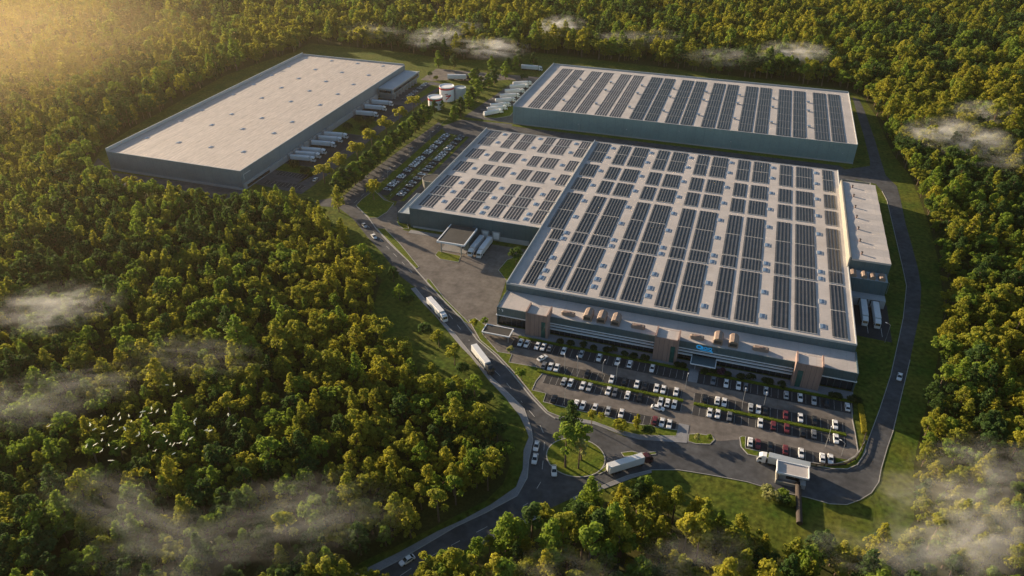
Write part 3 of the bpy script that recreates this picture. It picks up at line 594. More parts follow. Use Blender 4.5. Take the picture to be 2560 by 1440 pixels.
# ================================================================== LAMPS
def lamp(x, y, h, rz, label):
    t = empty('street_lamp', (x,y,0), rz, label, 'street lamp', 'street lamps of the site')
    b = MB(); b.tube([(0,0,0),(0,0,h)], [.11,.07], 8); b.build('pole', M['steel'], t)
    b = MB(); b.tube([(0,0,h-.05),(.9,0,h+.2),(1.8,0,h+.25)], [.06,.05,.05], 6); b.build('arm', M['steel'], t)
    b = MB(); b.box(1.5,2.3,-.16,.16,h+.14,h+.26); b.build('lamp_head', M['fin'], t)
LP = [((1076,354),7,.2,'far street lamp on the avenue verge beside the rear car park'),((1025,395),7,.2,'middle street lamp on the avenue verge beside the rear car park'),((970,447),7,.2,'near street lamp on the avenue verge beside the rear car park'),
      ((1411,928),7,2.0,'lamp post between empty bays left in the second parking row'),((1443,934),7,2.0,'lamp post right of the empty bays in the second parking row'),((1505,942),7,1.4,'lamp post at the lane left of a lone white car'),((1540,950),7,1.4,'lamp post at the lane beside a lone white car'),((1411,1012),8,1.2,'lamp post standing in the lowest parking row on the left'),
      ((1713,972),6,1.5,'lamp post at the gap between left and right parking rows'),((1856,1010),6,1.5,'lamp post beside a grey car in the right second row'),((1908,1020),6,1.5,'lamp post beside a white car in the right second row'),((2063,1118),8,1.4,'lamp post among the right parking rows near a white car'),((2103,1140),6,2.5,'lamp post near the rounded right corner of the car park'),
      ((1447,330),6,4.5,'leftmost lamp post on the grass strip below the rear hall'),((1567,343),6,4.5,'second lamp post from left below the rear hall'),((1696,358),9,4.5,'tall bright lamp post against the middle of the rear hall wall'),((1825,374),6,4.5,'fourth lamp post from left below the rear hall'),((2102,404),6,4.5,'lamp post below the right end of the rear hall'),((2212,856),9,2.6,'lamp post on the grass right of the two docked lorries'),((2215,735),6,3.1,'lamp post at the right end of the side dock')]
for (q, h, rz, lb) in LP: x, y = W(*q); lamp(x, y, h, rz, lb)
# ================================================================== VEHICLES
def make_car():
    t = empty('parked_car')
    b = MB()
    def sec(x, w, z0, z1): return [(x,-w*.9,z0),(x,w*.9,z0),(x,w,z0+(z1-z0)*.4),(x,w*.93,z1-.05),(x,w*.8,z1),(x,-w*.8,z1),(x,-w*.93,z1-.05),(x,-w,z0+(z1-z0)*.4)]
    b.loft([sec(-2.32,.72,.42,.78),sec(-2.15,.88,.26,.92),sec(-1.3,.91,.22,.96),sec(.9,.91,.22,.93),sec(1.9,.88,.24,.80),sec(2.2,.80,.28,.70),sec(2.34,.62,.36,.58)])
    def cab(x, w, z): return [(x,-w,z),(x,w,z)]
    b.add([(-1.95,-.82,.93),(1.05,-.82,.91),(1.05,.82,.91),(-1.95,.82,.93),(-1.15,-.64,1.44),(.15,-.64,1.46),(.15,.64,1.46),(-1.15,.64,1.44)], [(4,5,6,7),(0,1,5,4),(1,2,6,5),(2,3,7,6),(3,0,4,7)])
    b.build('body', M['car_white'], t, fix=True)
    b = MB(); b.add([(1.03,-.74,.955),(1.03,.74,.955),(.20,.58,1.45),(.20,-.58,1.45)], [(0,1,2,3)]); b.v = [(x+.035,y,z+.02) for x,y,z in b.v]; b.build('windscreen', M['glass'], t)
    b = MB(); b.add([(-1.88,.72,.975),(-1.88,-.72,.975),(-1.20,-.58,1.43),(-1.20,.58,1.43)], [(0,1,2,3)]); b.v = [(x-.03,y,z+.02) for x,y,z in b.v]; b.build('rear_window', M['glass'], t)
    for s in (-1,1):
        b = MB(); q = [(-1.5,s*.81,.98),(.75,s*.81,.97),(.05,s*.675,1.40),(-1.1,s*.675,1.38)]; b.add([(x,y+s*.025,z) for x,y,z in q], [(0,1,2,3) if s < 0 else (3,2,1,0)]); b.build('side_window', M['glass'], t)
    for x in (-1.42,1.42):
        for s in (-1,1):
            b = MB(); n = 12; b.add([(x+.33*math.cos(2*PI*i/n),s*.93,.33+.33*math.sin(2*PI*i/n)) for i in range(n)]+[(x+.33*math.cos(2*PI*i/n),s*.70,.33+.33*math.sin(2*PI*i/n)) for i in range(n)], [tuple(range(n)),tuple(range(2*n-1,n-1,-1))]+[(i,n+i,n+(i+1)%n,(i+1)%n) for i in range(n)]); b.build('wheel', M['rubber'], t, fix=True)
    return t
car0 = make_car(); used = [False]
def car(x, y, rz, colr, label, group, sc=1.03, z=.09):
    t = car0 if not used[0] else copy_tree(car0); used[0] = True
    t.location = (x,y,z); t.rotation_euler = (0,0,rz); t.scale = (sc,sc,sc)
    for k in ('group',):
        if k in t: del t[k]
    tag(t, label, 'car', group)
    bd = [c for c in t.children if c.name.startswith('body')][0]; recolor(bd, M['car_'+colr])
    return t
CN = {'white':'white','silver':'silver','grey':'grey','black':'black','red':'red'}
def row(xs, y, where, group):
    for i, (x, c) in enumerate(sorted(xs)):
        car(x, y+random.uniform(-.15,.15), -PI/2+random.uniform(-.03,.03) if random.random() < .75 else PI/2, c, f'{c} car, {ordw(i+1)} from the left in the {where}', group)
w_, s_, g_, k_, r_ = 'white','silver','grey','black','red'
row(list(zip([-74,-71.2,-66.6,-64.0,-61.2,-55.2,-47.8,-40.3,-32.6,-27.6,-18.5],[w_,w_,w_,w_,g_,w_,s_,w_,w_,w_,w_])), 243.2, 'office-side row, left of the entrance', 'cars parked below the office')
row(list(zip([5.7,10.6,15.3,18.0,25.6,33.1,38.2,43.2,47.8,55.2],[g_,w_,w_,g_,s_,s_,w_,s_,k_,w_])), 242.9, 'office-side row, right of the entrance', 'cars parked below the office')
row(list(zip([-60.4,-57.7,-55.1,-42.6,-32.6,-27.6,-22.6,-19.3,-15.0,-12.3,-7.4],[g_,w_,w_,k_,w_,k_,w_,k_,w_,w_,w_])), 231.5, 'second row, left half above the hedge', 'cars parked above the left hedge')
row(list(zip([3.5,8.2,10.8,20.5,23.3,25.8,33.1,38.3,43.2,50.4],[k_,w_,w_,s_,w_,k_,r_,w_,k_,w_])), 231.2, 'second row, right half above the hedge', 'cars parked above the right hedge')
row(list(zip([-50.2,-47.5,-42.6,-39.9,-32.4,-29.8,-24.9,-20.1,-12.3,-9.7,-7.1],[s_,w_,w_,s_,w_,g_,w_,k_,w_,w_,w_])), 224.0, 'third row, left half below the hedge', 'cars parked below the left hedge')
row(list(zip([6.1,9.0,13.3,24.3,28.9,33.6,39.1,42.9,50.4],[w_,w_,g_,w_,r_,r_,k_,g_,w_])), 223.6, 'third row, right half below the hedge', 'cars parked below the right hedge')
row(list(zip([-51.1,-42.5,-39.9,-35.3,-30.2,-25.2,-12.8,-10.1,-7.4],[k_,w_,w_,w_,s_,w_,r_,w_,w_])), 212.7, 'lowest row on the left by the shrubs', 'cars parked in the lowest left row')
row(list(zip([21.3,23.9,28.1,33.3,38.5,45.5,48.2],[w_,r_,k_,r_,w_,w_,w_])), 212.2, 'lowest row on the right above the gatehouse', 'cars parked in the lowest right row')
colsL = [s_,w_,w_,s_,w_,w_,s_,g_,w_,w_,w_,s_,w_,w_,s_,w_,w_,s_,w_,w_,s_,s_,g_,w_,s_]
yl = [362.7,368.5,371.2,374,380.9,383.5,391.1,393.7,398.9,401.4,404,406.8,410.3,413,420.5,423,425.6,430.8,433.4,439.9,442.5,447.4,450,452.8,455.4]
for i, (y, c) in enumerate(zip(yl, colsL)): car(-194+random.uniform(-.2,.2), y, random.choice((0,PI)), c, f'{c} car, {ordw(i+1)} from the near end of the rear car park, left side', 'cars along the left side of the rear car park')
yr = [358.5,361.3,365,371.4,376.3,382.4,389.1,395.9,400.8,406.1,412.7,416,419.2,422.4,425.7,431.4,434,436.6,442,450,452.6,455.6]
colsR = [w_,s_,g_,s_,s_,s_,w_,s_,s_,g_,s_,w_,s_,w_,s_,w_,s_,s_,g_,s_,k_,g_]
for i, (y, c) in enumerate(zip(yr, colsR)): car(-183.4+random.uniform(-.2,.2), y, random.choice((0,PI)), c, f'{c} car, {ordw(i+1)} from the near end of the rear car park, right side', 'cars along the right side of the rear car park')
for i in range(11):
    c = [g_,k_,s_,s_,g_,s_,k_,s_,g_,w_,s_][i]; car(-253.2, 515+i*4.1, PI+.02, c, f'{c} car, {ordw(i+1)} from the near end beside the annex of the warehouse', 'cars parked beside the warehouse annex')
def hd(a, b): A, B = W(*a), W(*b); return math.atan2(B[1]-A[1], B[0]-A[0])
for (q, ang, c, lb) in [((1356,898),hd((1345,905),(1368,892)),w_,'white car driving askew in the lane of the car park'),((1644,1023),hd((1632,1020),(1658,1027)),w_,'white car standing sideways across the lower lane of the car park'),
    ((1341,1118),hd((1345,1100),(1338,1130)),w_,'white car heading down beside the round grass island, the upper of two'),((1337,1150),hd((1341,1132),(1334,1165)),w_,'white car right behind another beside the pavement bend'),((1385,1180),hd((1385,1166),(1386,1195)),w_,'lone white car below the round grass island'),
    ((1018,1404),hd((1040,1392),(1000,1416)),w_,'white car driving on the road at the bottom of the photo'),((2248,945),hd((2252,930),(2244,960)),w_,'white car alone on the shaded road along the right'),((935,594),hd((928,585),(943,603)),w_,'white car on the road at the forest edge near the junction'),((911,566),hd((905,558),(917,574)),s_,'silver car half hidden by trees near the junction'),((789,451),hd((780,462),(800,440)),w_,'white car on the service road beside an autumn tree'),((1187,1146),0,s_,'')][:-1]:
    x, y = W(*q); o = car(x, y, ang, c, lb, None, 1.08, .06)
def make_truck(rounded):
    t = empty('lorry')
    b = MB()
    if rounded:
        def s(x, k): return [(x,-1.28*k,1.15),(x,1.28*k,1.15),(x,1.3*k,3.2),(x,1.1*k,3.75),(x,.6*k,3.98),(x,-.6*k,3.98),(x,-1.1*k,3.75),(x,-1.3*k,3.2)]
        b.loft([s(-8.6,.92),s(-8.35,1),s(4.55,1),s(4.8,.92)])
    else:
        def s(x, k): return [(x,-1.28,1.12),(x,1.28,1.12),(x,1.28,3.95),(x,1.2,4.03),(x,-1.2,4.03),(x,-1.28,3.95)]
        b.loft([s(-8.6,1),s(4.8,1)])
    b.build('trailer', M['trailer'], t, fix=True)
    b = MB(); b.box(-8.4,8.0,-.5,.5,.75,1.08); b.box(-1.5,2.5,-1.2,1.2,.5,1.05); b.build('chassis', M['rubber'], t)
    b = MB(); def_s = lambda x,w,z0,z1: [(x,-w,z0),(x,w,z0),(x,w,z1-.15),(x,w*.9,z1),(x,-w*.9,z1),(x,-w,z1-.15)]
    b.loft([def_s(5.5,1.22,.85,3.75),def_s(6.9,1.22,.7,3.6),def_s(7.9,1.22,.55,2.95),def_s(8.35,1.15,.5,1.75)]); b.build('cab', M['white'], t, fix=True)
    b = MB(); b.add([(8.33,-1.0,1.85),(8.33,1.0,1.85),(7.99,.98,2.85),(7.99,-.98,2.85)], [(0,1,2,3)]); b.v = [(x+.06,y,z+.03) for x,y,z in b.v]; b.build('windscreen', M['glass'], t)
    for s_i in (-1,1):
        b = MB(); b.add([(6.9,s_i*1.24,1.9),(7.8,s_i*1.24,1.8),(7.7,s_i*1.24,2.65),(6.9,s_i*1.24,2.7)], [(0,1,2,3) if s_i < 0 else (3,2,1,0)]); b.build('side_window', M['glass'], t)
        b = MB(); b.box(8.0,8.15,s_i*1.45-.15,s_i*1.45+.15,1.9,2.6); b.build('mirror', M['rubber'], t)
    for x in (-7.3,-6.0,-4.7,4.0,7.2):
        for s_i in (-1,1):
            b = MB(); n = 12; r = .52; b.add([(x+r*math.cos(2*PI*i/n),s_i*1.27,r+r*math.sin(2*PI*i/n)) for i in range(n)]+[(x+r*math.cos(2*PI*i/n),s_i*.85,r+r*math.sin(2*PI*i/n)) for i in range(n)], [tuple(range(n)),tuple(range(2*n-1,n-1,-1))]+[(i,n+i,n+(i+1)%n,(i+1)%n) for i in range(n)]); b.build('wheel', M['rubber'], t, fix=True)
    return t
tr_r, tr_b = make_truck(True), make_truck(False); tuse = {}
def truck(proto, x, y, rz, label, group=None, cab='white', z=.08, sc=1.0):
    t = proto if proto.name not in tuse else copy_tree(proto); tuse[proto.name] = 1
    if 'group' in t: del t['group']
    t.location = (x,y,z); t.rotation_euler = (0,0,rz); t.scale = (sc,sc,sc); tag(t, label, 'lorry', group)
    cb = [c for c in t.children if c.name.startswith('cab')][0]; recolor(cb, M[cab]); return t
for i, y in enumerate((385,391.5,398.5,411,420,427.6)): truck(tr_r, -263.5, y, .12*(1 if i < 6 else 0), f'white lorry, {ordw(i+1)} from the near end at the nearer warehouse docks', 'lorries docked at the warehouse', sc=.98)
for i, y in enumerate((472.6,486.6,498)): truck(tr_r, -263.2, y, .1, f'white lorry, {ordw(i+1)} from the near end at the farther warehouse docks', 'lorries docked at the warehouse', sc=.98)
for i, (a, bq) in enumerate(zip([498.1,509.0,517.5,530.2,541.7,553.8,565.9,574.1],[512.4,519.0,526.2,537.6,548.2,560.4,573.6,581.5])):
    truck(tr_r, -176.8, (a+bq)/2, math.atan2(bq-a,12.4), f'white lorry, {ordw(i+1)} from the near end beside the rear hall', 'lorries parked beside the rear hall', sc=.94)
truck(tr_b, -119.6, 312.5, -PI/2-.03, 'left white lorry backed to the factory dock by the canopy', 'lorries at the front dock'); truck(tr_b, -114.9, 312.3, -PI/2-.02, 'right white lorry backed to the factory dock by the canopy', 'lorries at the front dock')
truck(tr_b, 64.9, 310.0, -PI/2, 'left white lorry in the shaded side dock on the right', 'lorries at the side dock'); truck(tr_b, 70.0, 309.5, -PI/2, 'right white lorry in the shaded side dock on the right', 'lorries at the side dock')
def on_road(rear, front, label, cab, sc=1.0):
    A, B = W(*rear), W(*front); truck(tr_b, (A[0]+B[0])/2, (A[1]+B[1])/2, math.atan2(B[1]-A[1],B[0]-A[0]), label, None, cab, .06, sc)
on_road((1080,768),(1108,800),'white lorry with light cab, upper of two on the left road','white')
on_road((1193,890),(1222,928),'white lorry with dark cab, lower of two on the left road','darkcab')
on_road((1522,1184),(1626,1152),'white lorry with maroon cab turning in beside the round island','redcab')
truck(tr_b, 32.2, 204.0, PI-.05, 'grey-white lorry halted behind the gatehouse', None, 'trailer')
recolor([c for c in [o for o in C.objects if o.get('label') == 'grey-white lorry halted behind the gatehouse'][0].children if c.name.startswith('trailer')][0], M['roofgrey'])
A = W(1149,200); truck(tr_r, A[0], A[1], hd((1127,200),(1171,201)), 'white lorry crossing the rear road beyond the tanks', None, 'darkcab', .08, 1.15)
A = W(1330,176); truck(tr_r, A[0], A[1], hd((1303,174),(1355,178)), 'white lorry half hidden by trees left of the rear hall', None, 'white', .08, 1.1)
# ================================================================== PLANTS
def leaf_mesh(name, pts, nrm, size, m):
    n = len(pts); rnd = RNG.normal(size=(n,3)); nn = nrm + .33*rnd; nn /= np.linalg.norm(nn,axis=1,keepdims=True)
    t = np.cross(nn, RNG.normal(size=(n,3))); t /= np.linalg.norm(t,axis=1,keepdims=True); bt = np.cross(nn,t)
    s = (size*RNG.uniform(.6,1.3,size=n))[:,None]
    v = np.stack([pts-t*s, pts+bt*s*.62, pts+t*s, pts-bt*s*.62],1).reshape(-1,3)
    me = bpy.data.meshes.new(name); me.vertices.add(4*n); me.vertices.foreach_set('co', v.astype(np.float32).ravel())
    me.loops.add(4*n); me.loops.foreach_set('vertex_index', np.arange(4*n,dtype=np.int32)); me.polygons.add(n)
    me.polygons.foreach_set('loop_start', np.arange(0,4*n,4,dtype=np.int32)); me.update(calc_edges=True); me.validate(); me.materials.append(m)
    return me
def lobes_to_leaves(L, per, up=.75, tip=0.0):
    pts = []; nr = []
    for (c, r) in L:
        d = RNG.normal(size=(per,3)); d[:,2] += up; d /= np.linalg.norm(d,axis=1,keepdims=True)
        rr = r*RNG.uniform(.7,1.1,size=(per,1))
        pts.append(np.array(c)+d*rr*np.array([1,1,.85])); nr.append(d)
    return np.concatenate(pts), np.concatenate(nr)
def crown_mesh(kind, seed, m, name='crown'):
    rs = np.random.default_rng(seed); L = []
    if kind == 'broad':
        R, z0, z1 = 3.7, 3.6, 11.8
        for i in range(34):
            a = i*2.399+rs.uniform(-.5,.5); h = (i+.5)/34; q = R*math.sqrt(max(.0,1-(h*.97)**2.2))*rs.uniform(.62,1.05)
            L.append(((q*math.cos(a),q*math.sin(a),z0+(z1-z0)*h*.92+rs.uniform(-.5,.5)), rs.uniform(.7,1.25)))
        L.append(((0,0,6.0),2.0)); per, sz = 36, .46
    elif kind == 'wide':
        for i in range(6):
            a = i*1.05+rs.uniform(-.4,.4); q0 = rs.uniform(1.6,3.4); zc = rs.uniform(5.5,8.6); cx0, cy0 = q0*math.cos(a), q0*math.sin(a)
            for j in range(7):
                d = rs.normal(size=3); d[2] = abs(d[2])*.8; d /= np.linalg.norm(d); L.append(((cx0+1.7*d[0],cy0+1.7*d[1],zc+1.5*d[2]), rs.uniform(.65,1.15)))
        L.append(((0,0,5.8),2.2)); per, sz = 32, .48
    elif kind == 'spiky':     # irregular pine-like crown: whorls of boughs, wide below, broken top
        for k in range(7):
            z = 3.6+k*1.6; rad = 3.9*(1-k/7.6)*rs.uniform(.82,1.12); nb = 7 if k < 4 else (5 if k < 6 else 3)
            for j in range(nb):
                a = 2*PI*(j+rs.uniform(-.35,.35))/nb+k*1.3; q = rad*rs.uniform(.6,1.08)
                L.append(((q*math.cos(a),q*math.sin(a),z+.25*q+rs.uniform(-.4,.5)), rs.uniform(.55,.95)))
                L.append(((q*.55*math.cos(a),q*.55*math.sin(a),z+.2), rs.uniform(.6,.85)))
        L.append(((0,0,14.4),.6)); L.append(((0,0,6.5),1.6)); per, sz = 18, .42
    elif kind == 'tall':      # bare trunk with a crown of separate pads
        for i in range(13):
            a = rs.uniform(0,2*PI); h = rs.uniform(0,1); q = 3.3*rs.uniform(.2,1)*(1-.45*h)
            L.append(((q*math.cos(a),q*math.sin(a),8.2+5.8*h), rs.uniform(.9,1.5)))
        per, sz = 62, .45
    elif kind == 'column':
        for i in range(22):
            h = i/21; q = 1.35*math.sin(PI*min(1,.18+h*.80))**.7*rs.uniform(.45,1.0); a = rs.uniform(0,2*PI)
            L.append(((q*math.cos(a),q*math.sin(a),1.6+7.2*h), rs.uniform(.7,1.05)*(1-.45*h*h)))
        per, sz = 46, .36
    elif kind == 'round':
        for i in range(24):
            d = rs.normal(size=3); d[2] = abs(d[2])*.9-.3; d /= np.linalg.norm(d); q = rs.uniform(.6,1)
            L.append(((2.7*d[0]*q,2.7*d[1]*q,5.4+2.4*d[2]*q), rs.uniform(.8,1.2)))
        per, sz = 46, .38
    elif kind == 'shrub':
        for i in range(16):
            d = rs.normal(size=3); d[2] = abs(d[2]); d /= np.linalg.norm(d)
            L.append(((.75*d[0],.75*d[1],.55+.55*d[2]), rs.uniform(.35,.5)))
        per, sz = 38, .16
    global RNG
    keep = RNG; RNG = np.random.default_rng(seed+999)
    p, n_ = lobes_to_leaves(L, per); me = leaf_mesh(name, p, n_, sz, m); RNG = keep
    return me, L
def trunk_mesh(kind, seed, L, m):
    rs = random.Random(seed); b = MB()
    H = {'broad':8.5,'wide':7.5,'spiky':13.8,'tall':12.5,'column':7.5,'round':6.2,'shrub':.6}[kind]; r = {'broad':.30,'wide':.34,'spiky':.26,'tall':.30,'column':.16,'round':.18,'shrub':.05}[kind]
    b.tube([(0,0,-.2),(.06*H*rs.uniform(-.3,.3),.06*H*rs.uniform(-.3,.3),H*.5),(rs.uniform(-.3,.3)*.4,rs.uniform(-.3,.3)*.4,H)], [r*1.2,r*.8,r*.25], 7)
    if kind != 'shrub':
        for (c, rr) in L[::3 if kind != 'tall' else 2]:
            z0 = max(.25*H, c[2]-1.6); b.tube([(0,0,min(z0,H*.9)),(c[0]*.55,c[1]*.55,c[2]-.5),c], [r*.35,r*.22,r*.08], 5)
    me_o = b.build('tmp_trunk', m); me = me_o.data; bpy.data.objects.remove(me_o); me.name = 'trunk'; return me
LIB = {}
def plant_mesh(kind, seed, leaf):
    key = (kind, seed, leaf)
    if key not in LIB:
        cr, L = crown_mesh(kind, seed, M['leaf '+leaf]); tk = None
        kk = (kind, seed)
        if kk not in LIB: LIB[kk] = trunk_mesh(kind, seed, L, M['bark'])
        LIB[key] = (cr, LIB[kk])
    return LIB[key]
def plant(name, kind, seed, leaf, x, y, s, label, cat, group=None, z=0.0, sz=None, lean=0.0):
    cr, tk = plant_mesh(kind, seed, leaf)
    t = empty(name, (x,y,z), random.uniform(0,2*PI), label, cat, group); t.scale = (s,s,sz or s)
    if lean: t.rotation_euler[0] = lean
    for nm, me in (('crown',cr),('trunk',tk)):
        o = bpy.data.objects.new(nm, me); C.objects.link(o); o.parent = t
    return t
# avenue rows, autumn row, shrubs
for i, (x,y) in enumerate([(475,1290),(610,1185),(770,1070),(900,960),(1030,850),(1150,755),(1275,650)]):
    q = W(680+x/3.6,100+y/3.6); plant('autumn_tree','round',i%3,'golden',q[0],q[1],1.75+.08*(i%2),f'round golden tree, {ordw(i+1)} from the near end of the row by the service road','tree','golden trees along the service road',sz=1.5)
q = W(935,500); plant('autumn_tree','round',1,'golden',q[0],q[1],1.55,'round golden tree alone on the grass corner at the junction','tree')
for i, (x,y) in enumerate([(590,1420),(615,1385),(650,1365),(680,1350),(715,1325),(750,1305),(790,1285),(830,1240),(865,1205),(900,1170),(935,1140),(975,1110),(1015,1080),(1050,1045),(1090,1010),(1125,980),(1160,950),(1195,925),(1230,900),(1260,865),(1290,830),(1315,810),(1340,790),(1370,765),(1405,750),(1430,700),(1465,665),(1535,635)]):
    q = W(680+x/3.6,100+y/3.6); plant('avenue_tree','column',i%4,'bright green' if i % 2 else 'dark green',q[0],q[1],(2.35 if i < 25 else 1.3)+.2*((i*7)%3-1),f'slender green tree, {ordw(i+1)} from the near end of the left avenue row','tree','slender trees left of the avenue',sz=(1.5 if i < 25 else 1.0)+.12*((i*7)%3-1))
for i, (x,y) in enumerate([(1640,735),(1700,690),(1770,620),(1800,560),(1850,520),(1885,475),(1950,430),(2005,395),(1810,410),(1840,375),(2100,350),(2125,300),(2190,270),(2225,235),(1975,285),(1640,245),(1500,250),(2355,250)]):
    q = W(680+x/3.6,100+y/3.6); plant('avenue_tree','column',(i+2)%4,'dark green' if i % 2 else 'bright green',q[0],q[1],2.2+.2*((i*5)%3-1),f'slender dark tree, {ordw(i+1)} counted upward in the right avenue group','tree','slender trees right of the avenue',sz=1.45+.15*((i*5)%3-1))
for i, (x,y) in enumerate([(205,1150),(305,1210),(685,805),(790,745),(885,755),(835,825)]):
    q = W(680+x/3.6,100+y/3.6); plant('round_bush','shrub',20+i%2,'shrub',q[0],q[1],3.4,f'big round dark bush, {ordw(i+1)} of six beside the warehouse docks','bush','round bushes beside the docks')
c4 = lambda x,y: W(1290+x/5.76,830+y/5.76); c5 = lambda x,y: W(1690+x/5.144,900+y/5.144)
sh = [c4(*p) for p in [(635,165),(785,195),(980,228),(1115,258),(1310,290),(1390,302),(1560,342),(1695,377),(1860,410),(2320,500),(2400,520)]]
for i, q in enumerate(sh): plant('facade_shrub','shrub',20+i%3,'shrub',q[0],q[1],1.75+.2*(i%3-1),f'round dark shrub, {ordw(i+1)} from the left below the office left of the entrance','shrub','shrubs in the office bed')
sh = [c5(*p) for p in [(360,172),(475,168),(570,180),(660,212),(830,245),(955,262),(1140,290),(1190,308),(1365,355),(2000,482),(2070,497),(2250,527),(2340,550)]]
for i, q in enumerate(sh): plant('facade_shrub','shrub',20+i%3,'purple' if i == 2 else 'shrub',q[0],q[1],1.75+.2*(i%3-1),('purple shrub' if i == 2 else 'round dark shrub')+f', {ordw(i+1)} from the left below the office right of the entrance','shrub','shrubs in the office bed')
def hedge(pl, w, h, label, leaf='hedge', dens=9):
    pts = []; nr = []
    for i in range(len(pl)-1):
        (x0,y0),(x1,y1) = pl[i], pl[i+1]; L = math.hypot(x1-x0,y1-y0); n = int(L*dens*(w+2*h)); nx, ny = -(y1-y0)/L, (x1-x0)/L
        t = RNG.uniform(0,1,n); u = RNG.uniform(-1,1,n); side = RNG.uniform(0,1,n) < w/(w+2*h)
        off = np.where(side, u*w/2, np.sign(u)*w/2); zz = np.where(side, h, RNG.uniform(.1,1,n)*h)*RNG.uniform(.85,1.12,n)
        pts.append(np.stack([x0+(x1-x0)*t+nx*off, y0+(y1-y0)*t+ny*off, zz],1)); nr.append(np.stack([np.where(side,0,nx*np.sign(u)),np.where(side,0,ny*np.sign(u)),np.where(side,1,.3)],1))
    p = np.concatenate(pts); c0 = np.array([pl[0][0],pl[0][1],0.]); t = empty('hedge', tuple(c0), 0, label, 'hedge', 'clipped hedges of the car park')
    me = leaf_mesh('foliage', p-c0, np.concatenate(nr), .2, M['leaf '+leaf]); o = bpy.data.objects.new('foliage', me); C.objects.link(o); o.parent = t
    b = MB(); b.ribbon(pl, w*.85, 0, h*.9); b.v = [(x-c0[0],y-c0[1],z) for x,y,z in b.v]; b.build('inner_growth', M['leaf '+leaf], t)
hedge([(-76,247.0),(-4.6,247.0)], 1.2, .8, 'low green hedge below the office, left of the entrance path'); hedge([(.3,247.0),(57.2,247.0)], 1.2, .8, 'low green hedge below the office, right of the entrance path')
hedge([(-62,227.7),(-45,227.6),(-4.2,227.5)], 1.3, .7, 'bright hedge strip between car rows on the left', 'hedge'); hedge([(-.2,227.2),(54,227.2)], 1.3, .7, 'bright hedge strip between car rows on the right', 'hedge')
hedge(P([(2149,1015),(2155,1050),(2160,1085)]), 1.8, 1.3, 'short golden hedge beside the right end of the car park', 'yellow')
